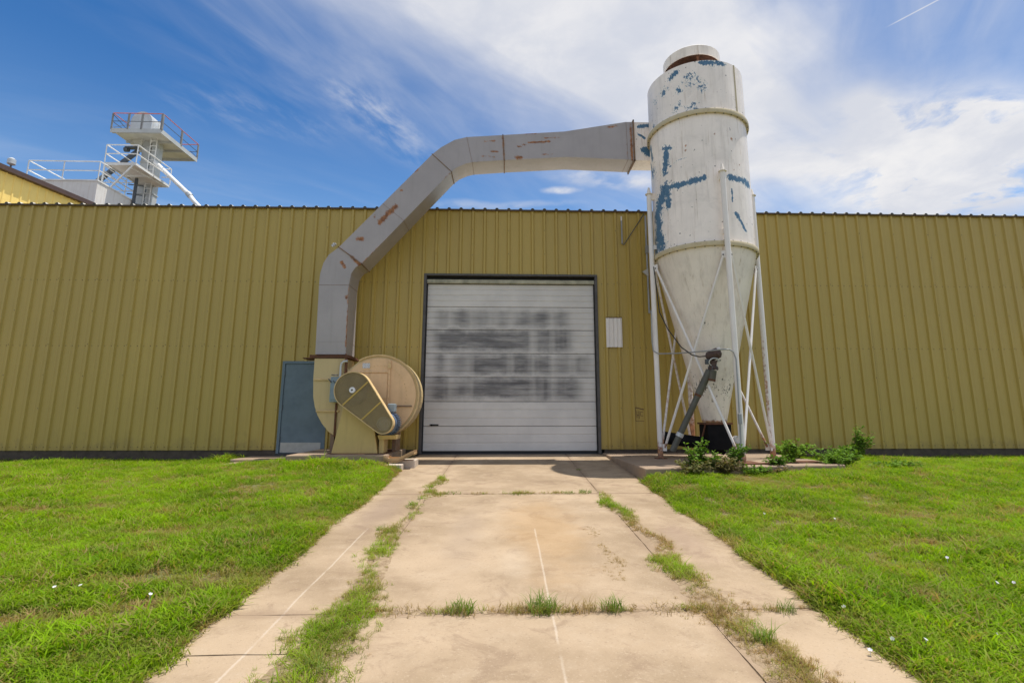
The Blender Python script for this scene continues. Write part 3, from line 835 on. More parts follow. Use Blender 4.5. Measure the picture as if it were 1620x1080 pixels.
# vertical seam strip
t = 0.6 / CR
MB().bar((CX + (CR + .004) * math.sin(t), CY - (CR + .004) * math.cos(t), ZU + .06), (CX + (CR + .004) * math.sin(t), CY - (CR + .004) * math.cos(t), ZT), 0.03, 0.014).build('seam_strip', 'ring_cream', DC)
# cone
nz = 90
mb = MB().lathe([(0.245 + (CR - 0.245) * (k / nz), Z0 + (ZR - 0.05 - Z0) * (k / nz)) for k in range(nz + 1)], (CX, CY, 0), 128)
cone = mb.build('cone', 'cone_paint', DC, smooth=180)
co = coords(cone); zz = co[:, 2]
th = np.arctan2(co[:, 0] - CX, -(co[:, 1] - CY))
set_attr(cone, 'chip', np.maximum(0.36 * np.exp(-((zz - 1.35) / 0.45) ** 2), np.maximum(0.32 * np.exp(-((zz - 2.75) / 0.25) ** 2 - ((th + .45) / .18) ** 2), 0.3 * np.exp(-((zz - 2.95) / 0.45) ** 2 - ((th - 1.25) / .2) ** 2))))
set_attr(cone, 'rust', np.clip(0.75 - (zz - Z0) / 0.13, 0, 0.75) + 0.06)
# inlet stub
mb = MB()
nx_ = 24; nz_ = 30
P = [[(3.09 + (4.25 - 3.09) * i / nx_, -1.10, 6.87 + 1.005 * j / nz_) for j in range(nz_ + 1)] for i in range(nx_ + 1)]
mb.grid(P); mb.f = [f[::-1] for f in mb.f]
mb.box((3.09, -1.097, 6.872), (4.25, -0.56, 7.872))
stub = mb.build('inlet', 'white_paint', DC)
co = coords(stub)
set_attr(stub, 'chip', np.where(co[:, 1] < -1.09, strokes(co[:, [0, 2]], [([(3.33, 7.15), (3.45, 7.05)], .09), ([(3.22, 7.75), (3.5, 7.8)], .05), ([(3.2, 7.55), (3.35, 7.45)], .03)]), 0.0))
set_attr(stub, 'rust', np.where(co[:, 0] < 3.15, 0.25, 0.0))
# legs
LEGS = {'front': (CX + 0.02, CY - LR), 'left': (CX - LR + .02, CY), 'right': (CX + LR, CY), 'back': (CX - 0.06, CY + LR)}
ZLT = 5.76
for k, (x, y) in LEGS.items():
    nseg = 40
    mb = MB().tube([(x, y, -0.085 + (ZLT + .085) * q / nseg) for q in range(nseg + 1)], 0.056, 12)
    leg = mb.build('leg', 'leg_paint', DC, smooth=40)
    co = coords(leg)
    hgt = {'front': 0.30, 'left': 0.50, 'right': 0.45, 'back': 1.8}[k]
    base = np.clip(1.1 - (co[:, 2] + .085) / hgt, 0, 0.95)
    if k == 'right': base = np.maximum(base, np.where(co[:, 0] < x, 0.52 * np.exp(-((co[:, 2] - 1.4) / 1.6) ** 2), 0))
    if k == 'back': base = np.maximum(base, 0.42)
    set_attr(leg, 'rust', base + 0.03)
    MB().box((x - .11, y - .11, -0.09), (x + .11, y + .11, -0.072)).build('foot_plate', 'rust', leg)
    # saddle at the head of the leg
    ux, uy = (CX - x), (CY - y); L = math.hypot(ux, uy); ux, uy = ux / L, uy / L
    mb = MB().lathe([(0.085, 0), (0.085, .02), (0.05, .03), (0.02, 0.17)], (x, y, ZLT - .01), 14, close=True)
    mb.build('leg_cap', 'cone_paint', leg)
    MB().bar((x, y, ZLT - .06), (x + ux * 0.16, y + uy * 0.16, ZLT - .06), 0.06, 0.16).build('saddle', 'cone_paint', leg)
    MB().bar((x, y, ZR + .25), (x + ux * 0.16, y + uy * 0.16, ZR + .25), 0.05, 0.10).build('saddle', 'cone_paint', leg)
# cross braces, angle bars between neighbouring legs
order = ['left', 'front', 'right', 'back']
for a in range(4):
    A, B = LEGS[order[a]], LEGS[order[(a + 1) % 4]]
    A, B = np.array(A), np.array(B); d = (B - A) / np.linalg.norm(B - A)
    outw = np.array([d[1], -d[0]])
    for (s0, s1, off) in ((A, B, 0.012), (B, A, -0.012)):
        dd = d if s0 is A else -d
        p0 = s0 + dd * 0.10 + outw * off; p1 = s1 - dd * 0.10 + outw * off
        mb = MB(); NB = 24
        q0, q1 = np.array([*p0, 4.0]), np.array([*p1, 0.14])
        for q in range(NB):
            e0, e1 = q0 + (q1 - q0) * q / NB, q0 + (q1 - q0) * (q + 1) / NB
            mb.tube([tuple(e0), tuple(e1)], 0.027, 8, caps=(q in (0, NB - 1)))
        br = mb.build('cross_brace', 'leg_paint', DC, smooth=60)
        co = coords(br); hid = ('back' in (order[a], order[(a + 1) % 4]))
        set_attr(br, 'rust', np.clip(0.7 - (co[:, 2] - .1) / 0.5, 0, 0.6) + (0.38 if hid else 0.12) * np.ones(len(co)))
        mb = MB().bar((p0[0] - dd[0] * .05, p0[1] - dd[1] * .05, 4.0), (p0[0] + dd[0] * .04, p0[1] + dd[1] * .04, 4.0), 0.014, 0.15)
        mb.build('gusset', 'leg_paint', br)
        MB().tube([(p0[0] + outw[0] * .03, p0[1] + outw[1] * .03, 3.99), (p0[0] - outw[0] * .03, p0[1] - outw[1] * .03, 3.99)], 0.016, 8).build('bolt', 'dark_steel', br)
        mb = MB().bar((p1[0] - dd[0] * .04, p1[1] - dd[1] * .04, 0.14), (p1[0] + dd[0] * .05, p1[1] + dd[1] * .05, 0.14), 0.014, 0.14)
        mb.build('gusset', 'leg_paint', br)
# discharge box and pipe
mb = MB().box((CX - 0.245, CY - 0.25, 0.10), (CX + 0.245, CY + 0.25, 0.61))
dbox = mb.build('discharge_box', 'black_steel', DC, bevel=0.006)
MB().box((CX - 0.275, CY - 0.275, 0.612), (CX + 0.275, CY + 0.275, 0.65)).build('outlet_flange', 'rust', DC)
MB().tube([(3.30, -1.35, 0.345), (4.30, -1.55, 0.20), (4.62, -1.60, 0.10)], 0.13, 16).build('discharge_pipe', 'black_steel', DC, smooth=40)
MB().bar((CX - .275, CY - .2, 0.61), (CX - .36, CY - .1, 0.22), 0.035, 0.02).build('stay', 'rust', DC)

# ------------------------------------------------------------------ auger under the collector
AU = thing('screw_auger', 'thin dark grey auger tube with a rusty motor head leaning under the cone', 'auger', (3.35, -2.2, -0.07))
A0, A1 = Vector((3.30, -2.22, 0.10)), Vector((4.06, -2.47, 1.70))
ad = (A1 - A0).normalized()
MB().tube([A0, A0 + ad * 1.25], 0.062, 14).build('tube', 'auger_grey', AU, smooth=40)
MB().tube([A0 + ad * 1.25, A0 + ad * 1.28, A1 - ad * 0.02], [0.074, 0.074, 0.07], 14).build('collar', 'auger_grey', AU, smooth=40)
MB().tube([A0 + ad * 1.20, A0 + ad * 1.245], 0.071, 14).build('band', 'rust', AU, smooth=40)
MB().tube([A0 + ad * 0.32, A0 + ad * 0.40], 0.075, 14).build('clamp', 'galvanised', AU, smooth=40)
MB().tube([(4.075, -2.50, 1.50), (4.10, -2.53, 1.68)], 0.072, 14).build('spout', 'auger_grey', AU, smooth=40)
MB().tube([(4.067, -2.495, 1.47), (4.075, -2.50, 1.51)], 0.078, 14).build('spout_band', 'rust', AU, smooth=40)
mb = MB().lathe([(0.10, 0), (0.10, .03), (0.075, .05), (0.075, .13), (0.09, .14), (0.09, .17)], (4.12, -2.49, 1.70), 18, close=True)
hub = mb.build('gearbox', 'rusty_dark', AU, smooth=40)
mt = MB().tube([(4.03, -2.40, 1.93), (4.07, -2.42, 1.95), (4.16, -2.50, 2.0), (4.22, -2.56, 2.03), (4.25, -2.585, 2.045)], [0.05, 0.105, 0.11, 0.105, 0.06], 18).build('motor', 'rusty_dark', AU, smooth=40)
MB().tube([(4.20, -2.56, 2.09), (4.235, -2.60, 2.11)], 0.035, 10).build('motor_cap', 'leg_paint', mt, smooth=40)
mb = MB()
rr = [(4.12 + .10 * math.cos(q / 14 * 2 * math.pi), -2.56 - .03 * math.sin(q / 14 * 2 * math.pi), 1.84 + .075 * math.sin(q / 14 * 2 * math.pi)) for q in range(13)]
mb.tube(rr, 0.013, 8); mb.tube([rr[0], (4.16, -2.57, 1.95)], 0.013, 8)
mb.build('flex_hose', 'galvanised', AU, smooth=60)
mb = MB()
for q in range(6):
    t = q * math.pi / 3; mb.tube([(4.12 + .09 * math.cos(t), -2.49 + .09 * math.sin(t), 1.68), (4.12 + .09 * math.cos(t), -2.49 + .09 * math.sin(t), 1.76)], 0.011, 6)
mb.box((3.97, -2.53, 1.80), (4.03, -2.47, 1.90)); mb.tube([(3.96, -2.5, 1.83), (4.27, -2.52, 1.88)], 0.012, 8)
mb.build('bracket', 'dark_steel', AU)

# conduits and cables
o = MB().tube([(3.145, -1.72, 3.05), (3.135, -1.72, 2.35), (3.15, -1.73, 2.16), (3.24, -1.78, 2.09), (3.55, -2.05, 2.07), (3.85, -2.75, 2.03), (4.16, -2.92, 2.05), (4.28, -2.93, 2.05), (4.36, -2.93, 2.0), (4.405, -2.925, 1.86), (4.405, -2.92, 1.5), (4.395, -2.915, 0.84)], 0.014, 8).build('conduit', 'conduit', org=(3.14, -1.72, 0), smooth=60)
tag(o, 'thin grey conduit crossing between the front legs above the auger motor', 'conduit')
o = MB().box((4.365, -2.95, 0.64), (4.425, -2.90, 0.83)).tube([(4.393, -2.92, 0.64), (4.385, -2.915, 0.3), (4.37, -2.91, -0.06)], 0.017, 8).build('junction_box', 'conduit', org=(4.39, -2.92, 0), bevel=0.006)
tag(o, 'small grey junction box strapped low on the front leg', 'junction box')
o = MB().tube([(3.22, -1.80, 4.0), (3.24, -2.0, 2.95), (3.34, -2.2, 2.55), (3.55, -2.35, 2.16), (3.74, -2.4, 2.0), (3.88, -2.42, 1.96), (4.0, -2.44, 1.97)], 0.012, 8).build('power_cable', 'rubber', org=(3.2, -1.7, 0), smooth=60)
tag(o, 'black cable drooping from the left leg to the rusty auger motor', 'cable')
wb = thing('cable_bracket', 'grey upright standoff with a dark rod angled up to the eave', 'bracket', (2.94, -0.04, 5.1))
MB().tube([(2.94, -0.07, 5.10), (2.94, -0.07, 5.72)], 0.018, 8).build('standoff', 'conduit', wb); MB().tube([(2.95, -0.075, 5.09), (2.985, -0.075, 5.08), (3.54, -0.06, 5.92)], 0.012, 8).build('rod', 'dark_steel', wb)
MB().box((2.925, -0.075, 5.72), (2.955, -0.035, 5.84)).build('insulator', 'leg_paint', wb)
rs = thing('service_riser', 'grey electrical riser on the wall hard behind the left leg', 'conduit', (3.56, -0.05, 3.8))
MB().tube([(3.56, -0.08, 3.3), (3.56, -0.08, 5.85)], 0.025, 10).build('pipe', 'conduit', rs, smooth=50)
MB().box((3.525, -0.13, 4.85), (3.60, -0.036, 5.05)).build('pull_box', 'conduit', rs, bevel=0.005)
mb = MB(); i = mb.addv([(3.42, -0.05, 4.37), (3.56, -0.05, 4.45), (3.56, -0.05, 4.24), (3.42, -0.14, 4.36), (3.56, -0.14, 4.44), (3.56, -0.14, 4.23)])
mb.f += [(i, i + 1, i + 2), (i + 5, i + 4, i + 3), (i, i + 3, i + 4, i + 1), (i + 1, i + 4, i + 5, i + 2), (i + 2, i + 5, i + 3, i)]
mb.build('gusset', 'galvanised', rs)
# loose fittings on the pad
pf = thing('pipe_fitting', 'white ringed pipe elbow on a short dark stem beside the front leg', 'pipe fitting', (4.56, -2.3, -0.09))
MB().tube([(4.56, -2.30, -0.09), (4.56, -2.30, 0.22)], 0.045, 12).build('stem', 'dark_steel', pf, smooth=40)
MB().tube([(4.55, -2.42, 0.33), (4.56, -2.30, 0.33), (4.58, -2.22, 0.30)], [0.075, 0.075, 0.06], 16).build('elbow', 'leg_paint', pf, smooth=40)
MB().lathe([(0.05, 0), (0.075, 0), (0.075, .015), (0.05, .015)], (4.55, -2.437, 0.33), 18, axis='y').build('ring', 'galvanised', pf)
for (x0, x1, y0, y1, z, lab) in ((3.85, 4.75, -2.78, -2.48, -0.078, 'long red-brown rusty plate lying on the pad behind the front leg'), (4.05, 4.95, -3.02, -2.82, -0.078, 'narrow red-brown rusty strip lying under the foot of the front leg'),
                             (5.15, 6.0, -2.75, -2.45, -0.078, 'red-brown rusty plate lying beside the weeds near the right leg')):
    o = MB().box((x0, y0, z - .008), (x1, y1, z + .012)).build('rusty_plate', 'rust', org=((x0 + x1) / 2, (y0 + y1) / 2, z), bevel=0.004)
    tag(o, lab, 'steel plate', 'rusty plates on the collector pad')

# ------------------------------------------------------------------ duct
DUCT = thing('air_duct', 'square grey sheet metal duct with rust streaks arching over the doorway', 'duct', (-3.9, -0.77, 2.1))
OUT = [(-4.235, 2.13), (-4.26, 3.71), (-4.253, 3.97), (-4.195, 4.225), (-4.089, 4.42), (-3.87, 4.605), (-1.80, 6.945), (-1.593, 7.128), (-1.28, 7.323), (-0.985, 7.403), (-0.114, 7.472), (1.388, 7.593), (2.88, 7.872), (3.075, 7.88)]
INN = [(-3.57, 2.13), (-3.588, 3.712), (-3.552, 3.977), (-3.50, 4.075), (-3.44, 4.15), (-3.33, 4.212), (-1.336, 6.507), (-1.208, 6.614), (-1.0, 6.714), (-0.844, 6.754), (-0.077, 6.822), (1.447, 6.928), (2.9, 6.885), (3.075, 6.879)]
YF, YB = -1.10, -0.43
DR = [([(-2.96, 5.21), (-2.79, 5.43), (-2.61, 5.62)], 0.065), ([(-3.45, 4.81), (-3.36, 4.81)], 0.05), ([(-3.79, 4.26), (-3.71, 4.13)], 0.035), ([(-3.65, 3.45), (-3.62, 3.4)], 0.03), ([(-3.09, 5.37), (-3.08, 5.35)], 0.03),
      ([(-2.5, 6.02), (-2.48, 6.01)], 0.03), ([(-2.18, 6.51), (-2.14, 6.55)], 0.04), ([(-3.58, 4.39), (-3.34, 4.16)], 0.04), ([(-3.57, 3.7), (-3.57, 2.3)], 0.016), ([(-3.29, 4.25), (-2.47, 5.16)], 0.012), ([(-2.27, 5.35), (-1.36, 6.45)], 0.022),
      ([(0.5, 7.28), (1.03, 7.32)], 0.026), ([(0.89, 7.4), (1.27, 7.42)], 0.019), ([(0.26, 7.17), (0.43, 7.23)], 0.022), ([(0.21, 6.88), (0.33, 6.9)], 0.044), ([(-0.4, 7.05), (-0.25, 7.04)], 0.028), ([(-0.59, 7.31), (-0.28, 7.33)], 0.019),
      ([(-0.62, 6.9), (-0.31, 6.91)], 0.019), ([(0.84, 6.98), (1.14, 6.98)], 0.014), ([(0.4, 7.52), (0.7, 7.54)], 0.016), ([(2.46, 7.73), (2.67, 7.80)], 0.028), ([(3.03, 7.84), (3.02, 6.87)], 0.03), ([(-0.11, 7.42), (-0.07, 6.82)], 0.014), ([(2.9, 7.83), (2.91, 6.91)], 0.008)]
def section(i0, i1, name):
    st = []
    for k in range(i0, i1):
        o0, o1, n0, n1 = (np.array(q) for q in (OUT[k], OUT[k + 1], INN[k], INN[k + 1]))
        m_ = max(1, int(np.linalg.norm(o1 - o0) / 0.05))
        for q in range(m_): st.append((o0 + (o1 - o0) * q / m_, n0 + (n1 - n0) * q / m_))
    st.append((np.array(OUT[i1]), np.array(INN[i1])))
    mb = MB(); nw = 14; nd = 8
    F_ = [[(*(lambda w_: (w_[0], YF, w_[1]))(a + (b2 - a) * q / nw),) for q in range(nw + 1)] for a, b2 in st]
    Bk = [[(*(lambda w_: (w_[0], YB, w_[1]))(a + (b2 - a) * q / nw),) for q in range(nw + 1)] for a, b2 in st]
    To = [[(a[0], YB + (YF - YB) * q / nd, a[1]) for q in range(nd + 1)] for a, b2 in st]
    Bo = [[(b2[0], YF + (YB - YF) * q / nd, b2[1]) for q in range(nd + 1)] for a, b2 in st]
    for G in (F_, To, Bo): mb.grid(G)
    Bk = [r[::-1] for r in Bk]; mb.grid(Bk)
    o = mb.build(name, 'duct_grey', DUCT, smooth=30)
    co = coords(o)
    r = strokes(co[:, [0, 2]], DR, 0.9); r = np.where(co[:, 1] < YF + 0.02, r, 0.0)
    under = (co[:, 1] > YF + 0.02)
    set_attr(o, 'rust', np.where(under, 0.11, np.maximum(r, 0.04)))
    return o
section(0, 1, 'riser_section'); section(1, 5, 'lower_elbow'); section(5, 6, 'sloping_section'); section(6, 9, 'upper_elbow'); section(9, 10, 'level_section'); section(10, 11, 'level_section'); section(11, 13, 'flared_section')
def flange(a, b2, t, proud, name='flange', m_='duct_flange'):
    a, b2 = np.array(a), np.array(b2); w = (b2 - a) / np.linalg.norm(b2 - a); d = np.array([-w[1], w[0]]) * t / 2
    a2, b3 = a - w * proud, b2 + w * proud
    mb = MB()
    y0, y1 = YF - proud, YB + proud
    q = [a2 - d, a2 + d, b3 + d, b3 - d]; iq = [a + w * .01 - d, a + w * .01 + d, b2 - w * .01 + d, b2 - w * .01 - d]
    mb.bar((*(a2 + w * proud / 2)[[0]], y0, (a2 + w * proud / 2)[1]), (*(a2 + w * proud / 2)[[0]], y1, (a2 + w * proud / 2)[1]), t, proud, up=(w[0], 0, w[1]))
    mb.bar((*(b3 - w * proud / 2)[[0]], y0, (b3 - w * proud / 2)[1]), (*(b3 - w * proud / 2)[[0]], y1, (b3 - w * proud / 2)[1]), t, proud, up=(w[0], 0, w[1]))
    for yy in (YF - proud / 2, YB + proud / 2):
        mb.bar((a2[0], yy, a2[1]), (b3[0], yy, b3[1]), t * 0.98, proud, up=(0, 1, 0))
    mb.build(name, m_, DUCT)
flange(OUT[5], INN[5], 0.02, 0.02); flange(OUT[6], INN[6], 0.016, 0.012); flange(OUT[10], INN[10], 0.022, 0.014); flange(OUT[13], INN[13], 0.03, 0.04)
flange(OUT[1], INN[1], 0.006, 0.004, 'seam'); flange(OUT[9], INN[9], 0.006, 0.005, 'seam')
mid = lambda a, b2, t: tuple(np.array(a) + (np.array(b2) - np.array(a)) * t)
flange(mid(OUT[5], OUT[6], 0.46), mid(INN[5], INN[6], 0.46), 0.005, 0.004, 'seam')
flange(mid(OUT[0], OUT[1], 0.18), mid(INN[0], INN[1], 0.18), 0.006, 0.004, 'seam', 'duct_grey')
flange(mid(OUT[12], OUT[13], 0.1), mid(INN[12], INN[13], 0.1), 0.006, 0.004, 'seam', 'duct_flange')
mb = MB().bar((-4.02, -1.12, 4.62), (-3.93, -1.13, 4.68), 0.05, 0.05); mb.tube([(-4.0, -1.15, 4.60), (-4.0, -1.10, 4.70)], 0.012, 8)
mb.build('lug', 'kick_plate', DUCT)

# ------------------------------------------------------------------ blower fan
FAN = thing('blower_fan', 'big tan centrifugal blower with belt guard standing left of the doorway', 'fan', (-3.0, -1.2, 0.03))
FCX, FCZ, FR = -2.80, 1.215, 0.885
poly = [(-4.225, 2.035), (-4.225, 1.62), (-4.20, 1.20), (-4.15, 0.98), (-4.08, 0.80), (-3.97, 0.62), (-3.82, 0.45), (-3.62, 0.32), (-3.36, 0.25), (-3.1, 0.27)]
for k in range(-80, 121, 8):
    t = math.radians(k); poly.append((FCX + FR * math.cos(t), FCZ + FR * math.sin(t)))
poly += [(-3.47, 1.78), (-3.53, 1.85), (-3.535, 2.035)]
hs = MB().prism(poly, -1.15, -0.52).build('scroll_housing', 'fan_column', FAN, bevel=0.008)
set_attr(hs, 'rust', np.full(len(hs.data.vertices), 0.15))
# round side plate clipped by the outlet column, with a proud rim
disc = [(FCX + 0.83 * math.cos(math.radians(k)), FCZ + 0.83 * math.sin(math.radians(k))) for k in range(-146, 147, 6)]
sp_ = MB().prism(disc, -1.175, -1.15).build('side_plate', 'fan_tan', FAN, bevel=0.004)
set_attr(sp_, 'rust', np.full(len(sp_.data.vertices), 0.15))
mb = MB()
ri = 36
for k in range(ri):
    t0, t1 = math.radians(-85 + 205 * k / ri), math.radians(-85 + 205 * (k + 1) / ri)
    i = mb.addv([(FCX + r_ * math.cos(t), y, FCZ + r_ * math.sin(t)) for t in (t0, t1) for r_, y in ((0.875, -1.185), (0.905, -1.185), (0.905, -1.10), (0.875, -1.10))])
    mb.f += [(i, i + 4, i + 5, i + 1), (i + 1, i + 5, i + 6, i + 2), (i + 3, i + 7, i + 4, i), (i + 2, i + 6, i + 7, i + 3)]
mb.build('rim', 'guard_tan', FAN, smooth=35)
# stiffeners, seams, bolts
for (x0, x1, z) in ((-4.21, -3.72, 1.57), (-4.11, -3.62, 0.89)):
    MB().box((x0, -1.185, z - .018), (x1, -1.151, z + .018)).build('stiffener', 'guard_tan', FAN, bevel=0.004)
MB().box((-3.47, -1.20, 1.72), (-2.57, -1.177, 1.75)).build('stiffener', 'fan_tan', FAN, bevel=0.004)
MB().box((-2.585, -1.205, 0.98), (-2.545, -1.177, 2.00)).build('stiffener', 'fan_tan', FAN, bevel=0.004)
MB().box((-2.50, -1.205, 0.985), (-2.05, -1.177, 1.01)).build('stiffener', 'duct_flange', FAN, bevel=0.004)
MB().box((-3.545, -1.20, 1.0), (-3.495, -1.152, 2.03)).build('outlet_seam', 'rust', FAN)
MB().box((-3.70, -1.19, 0.36), (-3.665, -1.152, 1.06)).build('outlet_seam', 'rust', FAN)
ap = MB().box((-3.4, -1.19, 1.16), (-2.6, -1.177, 1.70)).build('access_panel', 'fan_tan', FAN, bevel=0.004)
set_attr(ap, 'rust', np.full(len(ap.data.vertices), 0.03))
mb = MB()
for k in range(-40, 140, 7):
    t = math.radians(k); x, z = FCX + 0.62 * math.cos(t), FCZ + 0.66 * math.sin(t)
    mb.tube([(x, -1.172, z), (x, -1.186, z)], 0.011, 6)
for z in np.linspace(1.06, 1.94, 8): mb.tube([(-2.565, -1.2, z), (-2.565, -1.216, z)], 0.012, 6)
for x in np.linspace(-3.4, -2.65, 6): mb.tube([(x, -1.195, 1.735), (x, -1.21, 1.735)], 0.011, 6)
tag(mb.build('bolt', 'guard_tan', FAN), kind='stuff')
MB().box((-2.60, -1.225, 1.81), (-2.53, -1.207, 1.92)).build('latch', 'guard_tan', FAN, bevel=0.004)
MB().box((-3.16, -1.181, 1.82), (-3.0, -1.176, 1.93)).build('name_plate', 'plate_print', FAN)
# outlet flange under the duct
mb = MB().box((-4.33, -1.17, 2.045), (-3.46, -0.36, 2.075)).box((-4.30, -1.16, 2.080), (-3.49, -0.38, 2.112))
mb.box((-4.56, -0.95, 2.05), (-4.331, -0.5, 2.072)).tube([(-4.40, -0.93, 2.07), (-4.40, -0.93, 2.14)], 0.016, 8)
mb.tube([(-3.55, -1.14, 2.03), (-3.55, -1.14, 2.14)], 0.016, 8)
mb.build('outlet_flange', 'rust', FAN)
# pedestal
mb = MB()
def frustum(mb, bx0, bx1, tx0, tx1, by0, by1, ty0, ty1, z0, z1):
    i = mb.addv([(bx0, by0, z0), (bx1, by0, z0), (bx1, by1, z0), (bx0, by1, z0), (tx0, ty0, z1), (tx1, ty0, z1), (tx1, ty1, z1), (tx0, ty1, z1)])
    mb.f += [(i, i + 3, i + 2, i + 1), (i + 4, i + 5, i + 6, i + 7), (i, i + 1, i + 5, i + 4), (i + 1, i + 2, i + 6, i + 5), (i + 2, i + 3, i + 7, i + 6), (i + 3, i, i + 4, i + 7)]
frustum(mb, -3.54, -2.615, -3.31, -2.80, -1.76, -1.22, -1.76, -1.24, 0.04, 1.16)
ped = mb.build('pedestal', 'fan_olive', FAN, bevel=0.008)
set_attr(ped, 'rust', np.full(len(ped.data.vertices), 0.15))
MB().tube([(-3.12, -1.86, 1.305), (-3.12, -1.2, 1.26)], 0.05, 14).build('shaft', 'pulley', FAN, smooth=40)
MB().box((-3.30, -1.72, 1.162), (-2.96, -1.26, 1.36)).build('bearing', 'fan_olive', FAN, bevel=0.02)
MB().box((-3.62, -1.80, 0.029), (-2.45, -0.5, 0.041)).build('base_plate', 'rust', FAN)
for x in (-2.42, -3.75):
    MB().box((x - .04, -1.10, 0.035), (x + .04, -0.62, 0.62)).build('support_leg', 'duct_flange', FAN)
mb = MB(); frustum(mb, -2.60, -2.25, -2.62, -2.24, -1.75, -1.3, -1.78, -1.3, 0.32, 0.40); mb.box((-2.60, -1.7, 0.04), (-2.5, -1.35, 0.32))
mb.build('motor_mount', 'fan_olive', FAN)
# belt guard: stadium shell with a woven screen front
C1, R1, C2, R2 = np.array((-3.12, 1.305)), 0.372, np.array((-2.474, 0.635)), 0.205
dv = C2 - C1; D_ = np.linalg.norm(dv); ang = math.atan2(dv[1], dv[0]); al_ = math.acos((R1 - R2) / D_)
def stadium(dr=0.0, n=22):
    pts = []
    for k in range(n + 1):
        t = ang + al_ + (2 * math.pi - 2 * al_) * k / n; pts.append((C1[0] + (R1 + dr) * math.cos(t), C1[1] + (R1 + dr) * math.sin(t)))
    for k in range(n + 1):
        t = ang - al_ + 2 * al_ * k / n; pts.append((C2[0] + (R2 + dr) * math.cos(t), C2[1] + (R2 + dr) * math.sin(t)))
    return pts
so_, si_ = stadium(0), stadium(-0.016)
mb = MB(); n = len(so_)
i = mb.addv([(x, -2.0, z) for x, z in so_] + [(x, -1.80, z) for x, z in so_] + [(x, -2.0, z) for x, z in si_] + [(x, -1.80, z) for x, z in si_])
for k in range(n):
    k2 = (k + 1) % n
    mb.f += [(i + k, i + n + k, i + n + k2, i + k2), (i + 2 * n + k, i + 2 * n + k2, i + 3 * n + k2, i + 3 * n + k), (i + k, i + k2, i + 2 * n + k2, i + 2 * n + k), (i + n + k, i + 3 * n + k, i + 3 * n + k2, i + n + k2)]
guard = mb.build('belt_guard', 'guard_tan', FAN, smooth=35)
MB().prism(stadium(-0.02), -1.815, -1.80).build('back_plate', 'guard_back', guard)
def inside(pt):
    return np.linalg.norm(pt - C1) < R1 - .012 or np.linalg.norm(pt - C2) < R2 - .012 or (lambda t: 0 < t < 1 and np.linalg.norm(pt - C1 - dv * t) < (R1 + (R2 - R1) * t) * 1.0 / math.sin(al_) * 0.985 - .012)(((pt - C1) @ dv) / D_ ** 2)
mb = MB()
for a_ in (math.radians(15), math.radians(105)):
    d_ = np.array((math.cos(a_), math.sin(a_))); nrm = np.array((-d_[1], d_[0])); cen = (C1 + C2) / 2
    for k in range(-52, 53):
        base = cen + nrm * k * 0.0165; run = [s for s in np.arange(-0.95, 0.951, 0.012) if inside(base + d_ * s)]
        if len(run) > 2:
            p0, p1 = base + d_ * run[0], base + d_ * run[-1]; yy = -1.985 if a_ < 1 else -1.981
            mb.bar((p0[0], yy, p0[1]), (p1[0], yy, p1[1]), 0.0065, 0.003, up=(0, 1, 0))
tag(mb.build('guard_screen', 'guard_wire', guard), kind='stuff')
perp = np.array((-dv[1], dv[0])) / D_
for t, hw in ((0.10, 0.335), (0.62, 0.262)):
    c_ = C1 + dv * t; a_, b_ = c_ - perp * hw, c_ + perp * hw
    MB().bar((a_[0], -1.993, a_[1]), (b_[0], -1.993, b_[1]), 0.032, 0.006, up=(0, 1, 0)).build('strap', 'strap_yellow', guard)
o = MB().lathe([(0.02, -0.03), (0.058, -0.03), (0.062, 0.0), (0.03, 0.0)], (C1[0], -1.985, C1[1]), 20, axis='y', close=False).build('hub_ring', 'petal', guard, smooth=40)
MB().lathe([(0.06, -0.02), (0.29, -0.02), (0.30, 0.0), (0.30, 0.07), (0.06, 0.07)], (C1[0], -1.93, C1[1]), 36, axis='y', close=True).build('pulley', 'pulley', FAN, smooth=40)
MB().lathe([(0.03, -0.03), (0.055, -0.03), (0.06, 0.0), (0.10, 0.0), (0.115, -0.025), (0.135, -0.025), (0.14, 0.0), (0.14, 0.07)], (C2[0], -1.93, C2[1]), 30, axis='y', close=True).build('pulley', 'galvanised', FAN, smooth=40)
# motor
mb = MB().lathe([(0.10, -0.44), (0.20, -0.43), (0.215, -0.40), (0.215, -0.04), (0.19, 0.0), (0.06, 0.01)], (C2[0] + .02, -1.36, C2[1]), 40, axis='y', close=True)
mot = mb.build('motor', 'motor_blue', FAN, smooth=40)
mb = MB()
for k in range(36):
    t = 2 * math.pi * k / 36; c_, s_ = math.cos(t), math.sin(t)
    mb.bar((C2[0] + .02 + .228 * c_, -1.76, C2[1] + .228 * s_), (C2[0] + .02 + .228 * c_, -1.40, C2[1] + .228 * s_), 0.012, 0.04, up=(c_, 0, s_))
tag(mb.build('cooling_fin', 'motor_blue', mot), kind='stuff')
MB().box((-2.46, -1.72, 0.865), (-2.31, -1.5, 1.04)).build('terminal_box', 'switch_grey', mot, bevel=0.02)
